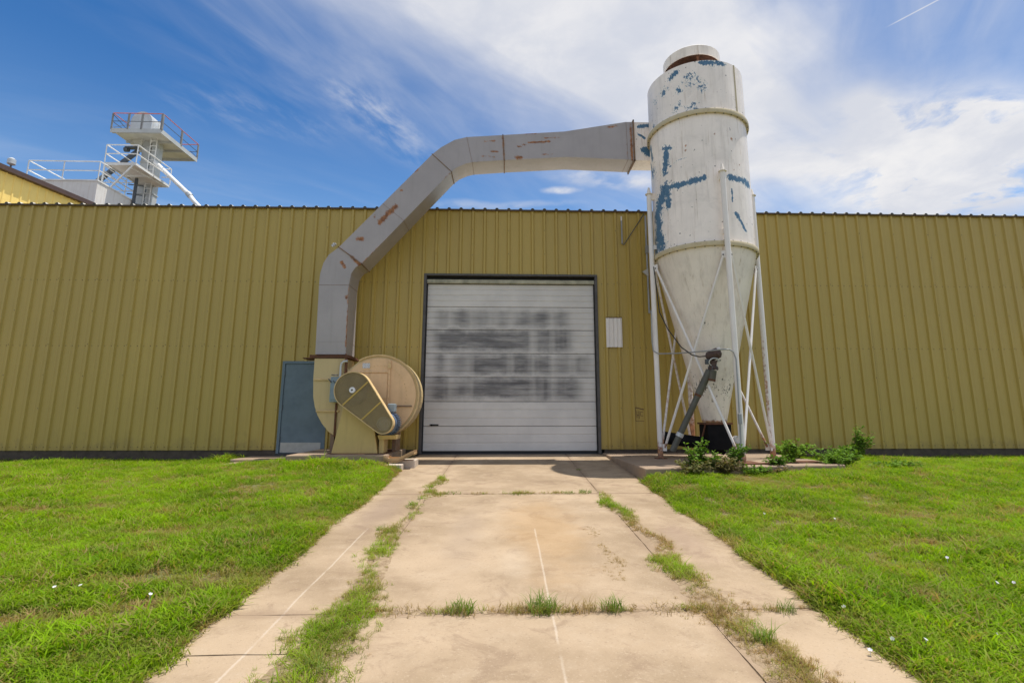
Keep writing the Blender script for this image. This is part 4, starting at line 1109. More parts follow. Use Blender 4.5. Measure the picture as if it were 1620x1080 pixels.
# switch box with conduit
sw = MB().box((-3.79, -1.33, 1.08), (-3.60, -1.19, 1.62)).build('switch_box', 'switch_grey', FAN, bevel=0.012)
MB().box((-3.76, -1.345, 1.13), (-3.63, -1.331, 1.45)).build('cover', 'switch_grey', sw, bevel=0.006)
mb = MB().bar((-3.82, -1.36, 1.57), (-3.76, -1.36, 1.50), 0.03, 0.02).tube([(-3.76, -1.36, 1.66), (-3.68, -1.4, 1.65), (-3.62, -1.36, 1.66)], 0.012, 6).tube([(-3.72, -1.36, 1.53), (-3.64, -1.38, 1.46)], 0.011, 6)
mb.build('lever', 'dark_steel', sw)
MB().tube([(-3.62, -1.22, 1.60), (-3.62, -1.22, 1.86), (-3.605, -1.22, 1.92), (-3.56, -1.22, 1.96), (-3.48, -1.22, 1.97)], 0.024, 10).build('conduit', 'galvanised', sw, smooth=60)
MB().tube([(-3.60, -1.30, 1.52), (-3.50, -1.36, 1.55), (-3.42, -1.40, 1.50)], 0.016, 8).build('cable', 'rubber', sw, smooth=60)

# things by the fan pad
tr = MB()
pr = [(-2.40, -0.0), (-2.30, -0.06), (-2.12, -0.06), (-1.86, 0.075), (-1.80, 0.085)]
P = [[(x, y, z - 0.10 + 0.06) for x, z in pr] for y in (-2.15, -1.80)]
tr.grid(P); tr.grid([[(x, y, z - 0.10 + 0.075) for x, z in pr] for y in (-1.80, -2.15)])
P1 = [[(x, -2.15, z - 0.045) for x, z in pr], [(x, -2.15, z + 0.035) for x, z in pr]]; tr.grid(P1)
P2 = [[(x, -1.80, z + 0.035) for x, z in pr], [(x, -1.80, z - 0.045) for x, z in pr]]; tr.grid(P2)
o = tr.build('steel_channel', 'tray_steel', org=(-2.1, -2.0, -0.1)); sm = o.modifiers.new('s', 'SOLIDIFY'); sm.thickness = 0.008
tag(o, 'bent tan steel channel with a turned up end propped beside the fan', 'steel channel')
for (a, b2, lab) in (((-2.16, -2.02, -0.30), (-1.80, -1.60, -0.075), 'pale concrete block under the turned up end of the tan channel'), ((-2.30, -2.36, -0.34), (-2.0, -2.06, -0.13), 'pale concrete block standing at the lawn edge before the tan channel')):
    o = MB().box(a, b2).build('concrete_block', 'block_concrete', org=((a[0] + b2[0]) / 2, (a[1] + b2[1]) / 2, a[2]), bevel=0.012)
    tag(o, lab, 'concrete block', 'concrete blocks by the fan pad')

# ------------------------------------------------------------------ buildings and plant behind the wall
YB_ = thing('yellow_building', 'taller bright yellow ribbed metal building with a brown roof edge', 'building', (-19.2, 6.3, -0.35))
ed = np.array((0.169, 0.9856)); nr = np.array((0.9856, -0.169)); e0 = np.array((-19.17, 6.30))
mb = MB(); ZE = 9.93
S0, S1 = -0.2, 16.0
ribs = np.arange(S0, S1, FT)
for s in ribs:
    xs = [(s, 0), (s + .10, 0), (s + .125, .03), (s + .165, .03), (s + .19, 0), (s + FT, 0)]
    i = mb.addv([(*(e0 + ed * a + nr * d), zz) for zz in (-0.35, ZE) for a, d in xs])
    for k in range(5): mb.f.append((i + k, i + k + 1, i + 7 + k, i + 6 + k))
mb.build('ribbed_wall', 'siding_yellow', YB_)
mb = MB()
q = [e0 + ed * S0, e0 + ed * S1, e0 + ed * S1 - nr * 10, e0 + ed * S0 - nr * 10]
i = mb.addv([(*(w_ - nr * .02), zz) for zz in (-.35, ZE) for w_ in q])
mb.f += [(i + 1, i + 2, i + 6, i + 5), (i + 2, i + 3, i + 7, i + 6), (i + 3, i, i + 4, i + 7)]
mb.build('end_wall', 'siding_yellow', YB_)
mb = MB()
a0, a1 = e0 + ed * (S0 - .1) + nr * 0.22, e0 + ed * S1 + nr * 0.22; b0, b1 = a0 - nr * 10.3, a1 - nr * 10.3
i = mb.addv([(*a0, ZE + .16), (*a1, ZE + .16), (*b1, ZE + .8), (*b0, ZE + .8), (*a0, ZE - .03), (*a1, ZE - .03), (*b1, ZE + .05), (*b0, ZE + .05)])
mb.f += [(i, i + 1, i + 2, i + 3), (i, i + 4, i + 5, i + 1), (i + 4, i + 7, i + 6, i + 5), (i + 3, i + 7, i + 4, i), (i + 1, i + 5, i + 6, i + 2)]
mb.build('brown_roof', 'brown_trim', YB_)
rl = thing('roof_lamp', 'small pale lamp on a thin stalk on the yellow building roof', 'lamp', (-20.0, 8.0, 10.2))
MB().tube([(-20.45, 8.0, 10.1), (-20.45, 8.0, 10.95)], 0.03, 8).build('stalk', 'dark_steel', rl)
MB().lathe([(0.05, 0), (0.14, .05), (0.14, .25), (0.05, .32)], (-20.45, 8.0, 10.92), 14, close=True).build('lamp_head', 'galvanised', rl, smooth=50)

def rail(mb, pts, z, h, r=0.03, posts=(0,), rails=(1.0, 0.5)):
    for a, b2 in zip(pts[:-1], pts[1:]):
        for q in rails: mb.tube([(a[0], a[1], z + h * q), (b2[0], b2[1], z + h * q)], r, 6)
def posts(mb, pl, z, h, r=0.03):
    for x, y in pl: mb.tube([(x, y, z), (x, y, z + h)], r, 6)
# white bin
BN = thing('grain_bin', 'rusty white rectangular steel bin with white guard rails on top', 'bin', (-24.2, 16.4, -0.35))
bx0, bx1, by0, by1, bz = -26.4, -22.55, 15.0, 17.7, 13.45
MB().box((bx0, by0, 6.0), (bx1, by1, bz)).build('bin_body', 'bin_white', BN)
MB().box((bx0 - .04, by0 - .04, bz), (bx1 + .04, by1 + .04, bz + .08)).build('rim', 'rail_white', BN)
for x in (bx0 + .2, bx1 - .2):
    for y in (by0 + .2, by1 - .2):
        MB().box((x - .12, y - .12, -0.35), (x + .12, y + .12, 6.0)).build('bin_leg', 'bin_white', BN)
c4 = [(bx0, by0), (bx1, by0), (bx1, by1), (bx0, by1), (bx0, by0)]
mb = MB(); rail(mb, c4, bz + .08, 1.08); posts(mb, c4[:4] + [((bx0 + bx1) / 2, by0), ((bx0 + bx1) / 2, by1)], bz + .08, 1.08)
mb.build('guard_rail', 'rail_white', BN, smooth=60)

# bucket elevator tower with two platforms
TW = thing('elevator_tower', 'grey bucket elevator tower with a domed head and a red railed platform', 'tower', (-22.8, 19.2, -0.35))
MB().box((-23.22, 18.85, -0.35), (-22.80, 19.35, 18.0)).build('casing', 'tower_grey', TW)
MB().box((-22.62, 18.85, -0.35), (-22.25, 19.35, 18.0)).build('casing', 'tower_grey', TW)
mb = MB()
for z in np.arange(6, 18, 1.05): mb.box((-23.26, 18.80, z), (-22.21, 19.40, z + .06))
tag(mb.build('casing_flange', 'tower_grey', TW), kind='stuff')
mb = MB()
for x in (-22.56, -22.18): mb.tube([(x, 18.6, 6), (x, 18.6, 19.2)], 0.035, 6)
for z in np.arange(6, 19.2, 0.32): mb.tube([(-22.56, 18.6, z), (-22.18, 18.6, z)], 0.022, 6)
mb.build('ladder', 'rail_white', TW)
ux0, ux1, uy0, uy1, uz = -24.35, -21.33, 17.63, 21.4, 18.0
MB().box((ux0, uy0, uz), (ux1, uy1, uz + .06)).build('upper_deck', 'deck_grey', TW)
mb = MB()
for y in np.linspace(uy0 + .1, uy1 - .1, 4): mb.box((ux0 + .03, y - .04, uz - .14), (ux1 - .03, y + .04, uz - .002))
mb.box((ux0 - .02, uy0 - .03, uz - .16), (ux1 + .02, uy0, uz + .12)).box((ux1, uy0, uz - .16), (ux1 + .03, uy1, uz + .12))
mb.build('deck_beam', 'tower_grey', TW)
c4 = [(ux0, uy0), (ux1, uy0), (ux1, uy1), (ux0, uy1), (ux0, uy0)]
zt = uz + .06
mb = MB(); rail(mb, c4, zt, 1.08, 0.028, rails=(1.0,)); mb.tube([(ux1, uy1, zt + 1.08), (ux1, uy1, zt + .55)], .028, 6)
mb.build('top_rail', 'rail_red', TW)
mb = MB(); rail(mb, c4, zt, 1.08, 0.02, rails=(0.5,)); mb.tube([(ux0, uy0, zt + 1.0), (ux0 + .95, uy0, zt)], .018, 6); mb.tube([(ux0, uy0, zt + .1), (ux0, uy0 + 1.2, zt + 1.0)], .018, 6)
mb.tube([(ux1, uy1, zt + .1), (ux1 - .5, uy1, zt + .6)], .018, 6)
mb.build('mid_rail', 'dark_steel', TW)
for (x, y, r_) in ((ux0, uy0, .035), (ux0 + .98, uy0, .045), (ux0 + 1.8, uy0, .045), (ux1, uy0, .06), (ux1, uy0 + 1.95, .05), (ux1, uy1, .04), (ux0, uy1, .035)):
    MB().box((x - r_, y - r_, zt), (x + r_, y + r_, zt + 1.06)).build('rail_post', 'post_grey', TW)
prf = [(-0.70, 0.0), (0.62, 0.0), (0.66, 0.78)]
poly = [(-24.12, zt), (-22.86, zt), (-22.80, zt + 1.1)] + [(-23.47 + .66 * math.cos(t), zt + 1.25 + .68 * math.sin(t)) for t in np.linspace(0.2, math.pi - .1, 14)] + [(-24.14, zt + 1.1)]
MB().prism(poly, 18.8, 19.9).build('elevator_head', 'galvanised', TW, smooth=35)
mb = MB(); frustum(mb, -23.6, -23.3, -23.85, -23.15, 18.85, 19.1, 18.7, 19.3, 17.5, uz - .01)
mb.build('hopper', 'deck_grey', TW)
MB().box((-22.28, 19.85, zt), (-21.98, 20.2, zt + .55)).build('vent_box', 'galvanised', TW)
MB().tube([(-23.3, 18.6, 17.1), (-23.55, 18.2, 16.4), (-24.4, 16.9, 14.0)], 0.15, 12).build('spout', 'dark_steel', TW, smooth=40)
mb = MB().tube([(-23.98, 18.45, 17.15), (-23.75, 18.45, 17.15)], 0.15, 14).box((-23.9, 18.3, 17.22), (-23.2, 18.6, 17.32))
mb.build('drive_motor', 'dark_steel', TW, smooth=40)
MB().tube([(-22.05, 18.5, 16.35), (-19.45, 18.0, 14.05), (-19.0, 17.85, 13.55), (-17.9, 17.4, 12.55), (-14.2, 16.2, 9.0)], 0.13, 12).build('delivery_pipe', 'rail_white', TW, smooth=40)
MB().tube([(-19.5, 18.01, 14.1), (-19.3, 17.96, 13.9)], 0.17, 12).build('pipe_collar', 'galvanised', TW, smooth=40)
MB().tube([(-22.45, 17.7, 9.0), (-22.45, 17.7, 14.9)], 0.09, 8).build('post', 'dark_steel', TW)
mb = MB()
for z in (13.3, 13.9, 14.5): mb.tube([(-22.9, 17.7, z), (-22.0, 17.7, z - .1)], 0.035, 6)
mb.build('cable_bracket', 'dark_steel', TW)
# white middle platform
MP = thing('white_platform', 'white railed walkway platform with a rusty underside on the tower', 'platform', (-22.2, 17.5, 15.0))
mx0, mx1, my0, my1, mz = -23.1, -21.33, 15.95, 19.0, 15.0
MB().box((mx0, my0, mz), (mx1, my1, mz + .05)).build('deck', 'deck_rusty', MP)
mb = MB()
for y in (my0, (my0 + my1) / 2, my1 - .06): mb.box((mx0, y, mz - .10), (mx1, y + .06, mz - .002))
mb.box((mx1 - .05, my0 + .061, mz - .09), (mx1, my1 - .061, mz - .003)).box((mx0, my0 + .061, mz - .09), (mx0 + .05, my1 - .061, mz - .003))
mb.build('beam', 'rail_white', MP)
mb = MB(); rail(mb, [(mx0, my1), (mx0, my0), (mx1, my0), (mx1, my1)], mz + .05, 1.08)
posts(mb, [(mx0, my0), (mx1, my0), (mx1, my1), (mx0, my1), (mx0 + .7, my1)], mz + .05, 1.08); rail(mb, [(mx1, my1), (mx1 - .55, my1)], mz + .05, 1.08)
mb.build('guard_rail', 'rail_white', MP, smooth=60)
mb = MB().bar((-22.6, my0 + .03, 13.52), (-21.5, my0 + .03, 14.9), .07, .07).bar((-21.9, my0 + .1, 14.9), (-21.4, my1 - .1, 14.88), .06, .06)
mb.bar((mx0 + .03, my0, 15.0), (mx0 + .03, my0, 13.5), .06, .06)
mb.build('brace', 'rail_white', MP)
mb = MB()
for k in range(4): mb.tube([(mx0 + .05, my0, 14.85 - .33 * k), (mx0 + .25, my0 + 1.5, 14.55 - .33 * k)], .03, 6)
mb.tube([(mx0 + .25, my0 + 1.5, 14.7), (mx0 + .25, my0 + 1.5, 13.4)], .03, 6)
mb.build('stair_rail', 'rail_white', MP)

# ------------------------------------------------------------------ grass
def blade_mesh(rs, nb, h0, h1, w0, w1, spread, lean, segs=3):
    V, F_ = [], []
    for _ in range(nb):
        a = rs.uniform(0, 2 * math.pi); rad = spread * math.sqrt(rs.random()); bx, by = rad * math.cos(a), rad * math.sin(a)
        h = rs.uniform(h0, h1); w = rs.uniform(w0, w1); d = rs.uniform(0, 2 * math.pi); ln = h * rs.uniform(0.25, 1.0) * lean
        ca, sa = math.cos(d), math.sin(d); tw = rs.uniform(-.6, .6)
        px_, py_ = -math.sin(d + tw), math.cos(d + tw)
        i = len(V)
        for k in range(segs + 1):
            t = k / segs
            x = bx + ca * ln * t ** 1.6; y = by + sa * ln * t ** 1.6; z = h * (t - 0.35 * lean * t ** 2.5) - 0.01
            ww = w * (0.75 + 0.5 * t - 1.25 * t * t) * 0.5 if k < segs else 0
            if k < segs: V += [(x - px_ * ww, y - py_ * ww, z), (x + px_ * ww, y + py_ * ww, z)]
            else: V.append((x, y, z))
        for k in range(segs - 1): F_.append((i + 2 * k, i + 2 * k + 1, i + 2 * k + 3, i + 2 * k + 2))
        F_.append((i + 2 * segs - 2, i + 2 * segs - 1, i + 2 * segs))
    return V, F_
def source(name, n, args, material):
    col = bpy.data.collections.new(name)
    rs = random.Random(name)
    for k in range(n):
        V, F_ = blade_mesh(rs, *args)
        me = bpy.data.meshes.new('tuft'); me.from_pydata(V, [], F_); me.materials.append(MATS[material])
        me.polygons.foreach_set('use_smooth', [True] * len(me.polygons))
        o = bpy.data.objects.new('grass_clump', me); col.objects.link(o)
    return col
SRC = source('turf_clumps', 8, (24, 0.04, 0.12, 0.006, 0.0125, 0.085, 1.15), 'grass')
SRC2 = source('seam_clumps', 6, (18, 0.03, 0.13, 0.0035, 0.0075, 0.05, 1.25), 'grass')

def scatter(name, pts, rot, scl, dry, src, nsrc, tilt=0.25):
    me = bpy.data.meshes.new(name); me.from_pydata([tuple(q) for q in pts], [], [])
    for nm, v in (('rz', rot), ('scl', scl), ('dry', dry)):
        a = me.attributes.new(nm, 'FLOAT', 'POINT'); a.data.foreach_set('value', np.asarray(v, np.float32))
    n = len(pts)
    a = me.attributes.new('tx', 'FLOAT', 'POINT'); a.data.foreach_set('value', rng.normal(0, tilt, n).astype(np.float32))
    a = me.attributes.new('pick', 'INT', 'POINT'); a.data.foreach_set('value', rng.integers(0, nsrc, n).astype(np.int32))
    o = bpy.data.objects.new(name, me); COL.objects.link(o)
    ng = bpy.data.node_groups.new(name, 'GeometryNodeTree')
    ng.interface.new_socket('Geometry', in_out='INPUT', socket_type='NodeSocketGeometry'); ng.interface.new_socket('Geometry', in_out='OUTPUT', socket_type='NodeSocketGeometry')
    gi = ng.nodes.new('NodeGroupInput'); go = ng.nodes.new('NodeGroupOutput')
    m2p = ng.nodes.new('GeometryNodeMeshToPoints'); iop = ng.nodes.new('GeometryNodeInstanceOnPoints'); ci = ng.nodes.new('GeometryNodeCollectionInfo')
    ci.inputs[0].default_value = src; ci.inputs[1].default_value = True; ci.inputs[2].default_value = True
    def na(nm, ty):
        q = ng.nodes.new('GeometryNodeInputNamedAttribute'); q.data_type = ty; q.inputs[0].default_value = nm
        return next(s for s in q.outputs if s.name == 'Attribute' and s.enabled)
    cx = ng.nodes.new('ShaderNodeCombineXYZ')
    ng.links.new(na('tx', 'FLOAT'), cx.inputs[0]); ng.links.new(na('rz', 'FLOAT'), cx.inputs[2])
    e2r = ng.nodes.new('FunctionNodeEulerToRotation'); ng.links.new(cx.outputs[0], e2r.inputs[0])
    ng.links.new(gi.outputs[0], m2p.inputs[0]); ng.links.new(m2p.outputs[0], iop.inputs['Points']); ng.links.new(ci.outputs[0], iop.inputs['Instance'])
    iop.inputs['Pick Instance'].default_value = True
    ng.links.new(na('pick', 'INT'), iop.inputs['Instance Index']); ng.links.new(e2r.outputs[0], iop.inputs['Rotation'])
    ng.links.new(na('scl', 'FLOAT'), iop.inputs['Scale']); ng.links.new(iop.outputs[0], go.inputs[0])
    md = o.modifiers.new('scatter', 'NODES'); md.node_group = ng
    tag(o, kind='stuff')
    return o
_nz = [(rng.uniform(0.5, 2.2), rng.uniform(0.5, 2.2), rng.uniform(0, 6.28), rng.uniform(0.4, 1)) for _ in range(14)]
def fnoise(x, y, k=1.0):
    s = sum(a * np.sin(k * (fx * x * (1 if i % 2 else -1) + fy * y) + ph) for i, (fx, fy, ph, a) in enumerate(_nz))
    return s / sum(a for *_, a in _nz) * 2
def infrustum(x, y, z, margin=1.6):
    c = (np.c_[x, y, z] - CAM) @ RC
    dep = c[:, 1]
    u = c[:, 0] / np.maximum(dep, .1) * 830 + 828; v = -c[:, 2] / np.maximum(dep, .1) * 830 + 506
    m_ = margin / np.maximum(dep, .3) * 830
    return (dep > 0.3) & (u > -m_) & (u < 1620 + m_) & (v < 1080 + m_)
BARE = [(-6.2, -5.6, .45, .15), (-2.93, -8.1, .45, .12), (-3.4, -8.75, .5, .12), (-2.4, -8.1, .15, .2), (-3.8, -6.6, .5, .1), (3.6, -6.5, .35, .12), (5.2, -6.2, .5, .12), (4.2, -7.4, .5, .12), (4.9, -4.6, .5, .1), (-5.5, -3.2, .6, .12)]
def lawn(name, x0, x1, side):
    Xs, Ys = [], []
    for (ya, yb, dens) in ((-10.9, -8.2, 520), (-8.2, -5.5, 400), (-5.5, 0.0, 310)):
        n = int((x1 - x0) * (yb - ya) * dens)
        Xs.append(rng.uniform(x0, x1, n)); Ys.append(rng.uniform(ya, yb, n))
    ne = 3000; ye = rng.uniform(-10.9, -2.2, ne); oe = np.abs(rng.normal(0, .13, ne))
    Xs.append(DXL - oe if side < 0 else DXR + oe); Ys.append(ye)
    x = np.concatenate(Xs); y = np.concatenate(Ys)
    edge = DXL + 0.02 + 0.09 * fnoise(y * 0 + 3, y * 2.3) + 0.05 * fnoise(y * 0 + 1, y * 7.0) if side < 0 else DXR - 0.02 + 0.09 * fnoise(y * 0 + 9, y * 2.3) + 0.05 * fnoise(y * 0 + 5, y * 7.0)
    dist = (edge - x) if side < 0 else (x - edge)
    keep = dist > 0
    # pads, and everything on them
    for a in ((-4.36, -2.33, -2.10, 0), (-6.0, -4.3, -0.98, 0), (-5.75, -4.3, -1.55, 0.0), (2.2, 6.3, -3.10, 0), (-2.35, -1.7, -2.4, 0)):
        keep &= ~((x > a[0]) & (x < a[1]) & (y > a[2]) & (y < a[3]))
    keep &= ~((x > 2.2) & (x < 6.27) & (y > -3.62 + (x - 2.38) * 0.147 - .03))
    z = lawn_z(x, y)
    keep &= infrustum(x, y, z) & (y < -0.08)
    bare = np.zeros(len(x))
    for bx, by, rx, ry in BARE: bare = np.maximum(bare, np.exp(-((x - bx) / rx) ** 2 - ((y - by) / ry) ** 2))
    fn = fnoise(x, y, 1.5); fn2 = fnoise(x + 31, y - 17, 4.0)
    keep &= rng.random(len(x)) > np.clip(bare * 0.40 + np.clip(-fn2 - .35, 0, 1) * 0.75, 0, .92)
    x, y, z, bare, fn, fn2, dist = (q[keep] for q in (x, y, z, bare, fn, fn2, dist))
    n = len(x)
    near = np.clip(1 - dist / 0.10, 0, 1)
    dry = np.clip(rng.random(n) ** 4 * 0.95 + bare * 0.8 + np.clip(-fn2 - 0.35, 0, 1) * 0.9 + near * rng.random(n) * 0.75 + np.clip(-fn - .5, 0, 1) * .5, 0, 1)
    scl = rng.uniform(0.65, 1.25, n) * (1 + 0.34 * fn + 0.20 * fn2) * (1 - .30 * near * rng.random(n)) * (1 - .35 * bare)
    scl = np.clip(scl, 0.35, 1.6)
    if side < 0:
        scl *= 1 + 1.1 * np.exp(-((x + 6.15) / .35) ** 2 - ((y + .5) / .35) ** 2) + 0.5 * np.exp(-((x + 3.3) / 1.0) ** 2 - ((y + 2.35) / .3) ** 2)
    return scatter(name, np.c_[x, y, z], rng.uniform(0, 6.283, n), scl, dry, SRC, 8)
o = lawn('lawn_grass', -14.5, DXL + .1, -1); o['label'] = 'bright green coarse grass left of the driveway'
o = lawn('lawn_grass', DXR - .1, 15.5, 1); o['label'] = 'bright green coarse grass right of the driveway'

# grass and dirt in the long seams between the slab strips
def seam(name, knots, label):
    """knots: (y, centre x, half width, density, dryness)"""
    kn = np.array(sorted(knots)); ys, xs, ws, ds, dr = kn.T
    y = rng.uniform(ys[0], ys[-1], 3000); w = np.interp(y, ys, ws); de = np.interp(y, ys, ds)
    off = rng.normal(0, 0.5, len(y)); x = np.interp(y, ys, xs) + off * w + 0.05 * np.sin(y * 5.1)
    k = (rng.random(len(y)) < de ** 1.6 * np.clip(w / 0.24, .10, 1.2) * np.clip(0.95 + 1.4 * fnoise(x * 2.1 + 5, y * 2.6), .16 if xs[0] < 0 else .38, 1)) & (np.abs(off) < 1.3)
    x, y, off = x[k], y[k], off[k]
    n = len(x); d0 = np.interp(y, ys, dr)
    dry = np.clip(d0 * 1.2 + 0.16 + rng.normal(0, 0.27, n) + 0.3 * fnoise(x * 3, y * 3), 0, 1)
    scl = rng.uniform(0.5, 1.25, n) * (1.1 - .4 * np.abs(off)) * (1 - 0.40 * dry)
    o = scatter(name, np.c_[x, y, gv(y) + 0.002], rng.uniform(0, 6.28, n), scl, dry, SRC2, 6, 0.35)
    o['label'] = label
    # dirt ribbon
    mb = MB(); yy = np.arange(ys[0], ys[-1], 0.04); L, R_ = [], []
    r = random.Random(name + label)
    wl = wr = 0
    for q in yy:
        c_, w_, d_ = np.interp(q, ys, xs), np.interp(q, ys, ws), np.interp(q, ys, ds)
        wl = 0.75 * wl + 0.25 * r.uniform(0.15, 1.15); wr = 0.75 * wr + 0.25 * r.uniform(0.15, 1.15)
        hw = w_ * min(1, d_ * 1.4 + .1)
        L.append((c_ - hw * wl - .01, q, g(q) - .0015)); R_.append((c_ + hw * wr + .01, q, g(q) - .0015))
    C_ = [((a[0] + b2[0]) / 2, a[1], a[2] + .014) for a, b2 in zip(L, R_)]
    mb.grid([L, C_, R_]); mb.f = [f[::-1] for f in mb.f]
    return mb
m1 = seam('seam_grass', [(-10.6, -1.22, .30, .95, .45), (-9.7, -1.18, .27, .95, .35), (-9.1, -1.12, .25, 1.0, .12), (-8.75, -1.06, .24, 1.0, .10), (-8.3, -1.16, .16, .9, .35), (-7.85, -1.14, .15, .9, .3), (-7.4, -1.22, .17, .95, .12), (-7.15, -1.26, .13, .6, .3), (-6.9, -1.27, .12, .8, .55), (-6.55, -1.26, .17, .85, .4),
                            (-6.3, -1.22, .08, .15, .4), (-5.9, -1.19, .09, .5, .3), (-5.6, -1.19, .06, .1, .3), (-5.3, -1.2, .12, .6, .2), (-5.0, -1.2, .06, .12, .2), (-4.7, -1.17, .20, .85, .25), (-4.4, -1.16, .16, .8, .3), (-4.1, -1.16, .06, .2, .3), (-3.7, -1.15, .14, .8, .2), (-3.3, -1.15, .10, .6, .3), (-2.9, -1.15, .03, .0, .3)],
          'strip of grass and dry tufts in the left driveway joint')
m2 = seam('seam_grass', [(-10.6, 1.60, .20, .9, .6), (-9.9, 1.62, .22, .95, .75), (-9.4, 1.62, .18, .95, .7), (-9.15, 1.60, .16, .95, .5), (-8.75, 1.56, .25, .95, .85), (-8.4, 1.52, .18, .95, .7), (-8.0, 1.52, .17, .95, .3), (-7.6, 1.56, .17, .95, .35), (-7.2, 1.60, .10, .75, .8), (-6.6, 1.56, .08, .75, .75), (-6.1, 1.53, .09, .7, .6), (-5.6, 1.46, .14, .8, .25), (-5.1, 1.45, .11, .75, .25), (-4.7, 1.44, .09, .5, .3), (-4.3, 1.43, .03, .1, .3), (-3.6, 1.43, .02, .0, .3)],
          'strip of dry and green grass in the right driveway joint')
dirt = MB()
for q in (m1, m2):
    i = len(dirt.v); dirt.v += q.v; dirt.f += [tuple(k + i for k in f) for f in q.f]
# dirt line along the cross joint and the small spill on the slab
rd = random.Random(4)
for (x0, x1, yj) in ((-1.1, 1.5, -8.74), (-1.0, 1.3, -4.52)):
    L, R_ = [], []
    for x in np.arange(x0, x1, 0.03):
        hw = (0.012 + 0.05 * rd.random() ** 2) * (1 if yj < -5 else .7); L.append((x, yj + hw, g(yj + hw) - .0015)); R_.append((x, yj - hw * .8, g(yj - hw * .8) - .0015))
    dirt.grid([R_, [(a[0], yj, g(yj) + .006) for a in L], L])
    k = 2 * (len(L) - 1)
    dirt.f[-k:] = [f[::-1] for f in dirt.f[-k:]]
px_, py_ = [], []
for (cx_, cy_, rx_, ry_) in ((0.97, -6.65, .09, .22), (0.99, -7.25, .04, .12), (1.0, -7.55, .06, .2), (0.95, -7.95, .09, .25), (1.06, -7.7, .06, .12)):
    for _ in range(34):
        a, r_ = rd.uniform(0, 6.28), math.sqrt(rd.random()); px_.append(cx_ + rx_ * r_ * math.cos(a)); py_.append(cy_ + ry_ * r_ * math.sin(a))
px_, py_ = np.array(px_), np.array(py_)
o = scatter('dead_grass', np.c_[px_, py_, gv(py_) - .004], rng.uniform(0, 6.28, len(px_)), rng.uniform(.12, .36, len(px_)), np.full(len(px_), .95), SRC2, 6, .5)
o['label'] = 'dead straw scattered on the middle slab right of the scrape line'
# ragged dirt fringe along both lawn edges
for side, ex in ((-1, DXL), (1, DXR)):
    yy = np.arange(-11.5, -3.6 if side > 0 else -2.3, 0.05); A_, B_ = [], []
    w_ = 0.05
    for q in yy:
        w_ = .6 * w_ + .4 * rd.choice((0.01, 0.04, 0.10, 0.30)) * rd.random(); e_ = ex + side * 0.06
        A_.append((e_ + side * .12, q, g(q) + .008)); B_.append((e_ - side * w_ - side * .02, q, g(q) - .0015))
    dirt.grid([A_, B_]); k = len(yy) - 1
    if side < 0: dirt.f[-k:] = [f[::-1] for f in dirt.f[-k:]]
tag(dirt.build('dirt', 'dry_dirt'), kind='stuff')

xs_, ys_, dr_ = [], [], []
for (x0, x1, yj, n_) in ((-1.0, 1.45, -8.74, 150), (-1.0, 1.3, -4.52, 70), (1.5, 2.3, -8.76, 14)):
    x = rng.uniform(x0, x1, n_ * 3); k = rng.random(n_ * 3) < np.clip(.33 + .5 * np.sin(x * 7.3) * np.sin(x * 3.1 + 1), .04, 1); x = x[k]
    xs_.append(x); ys_.append(yj + rng.normal(0, .022, len(x))); dr_.append(np.clip(rng.normal(.8, .25, len(x)), 0, 1))
x, y, dd_ = np.concatenate(xs_), np.concatenate(ys_), np.concatenate(dr_)
o = scatter('joint_grass', np.c_[x, y, gv(y) + .002], rng.uniform(0, 6.28, len(x)), rng.uniform(.35, .85, len(x)), dd_, SRC2, 6, .4)
o['label'] = 'thin straw and grass along the cross joints of the driveway'
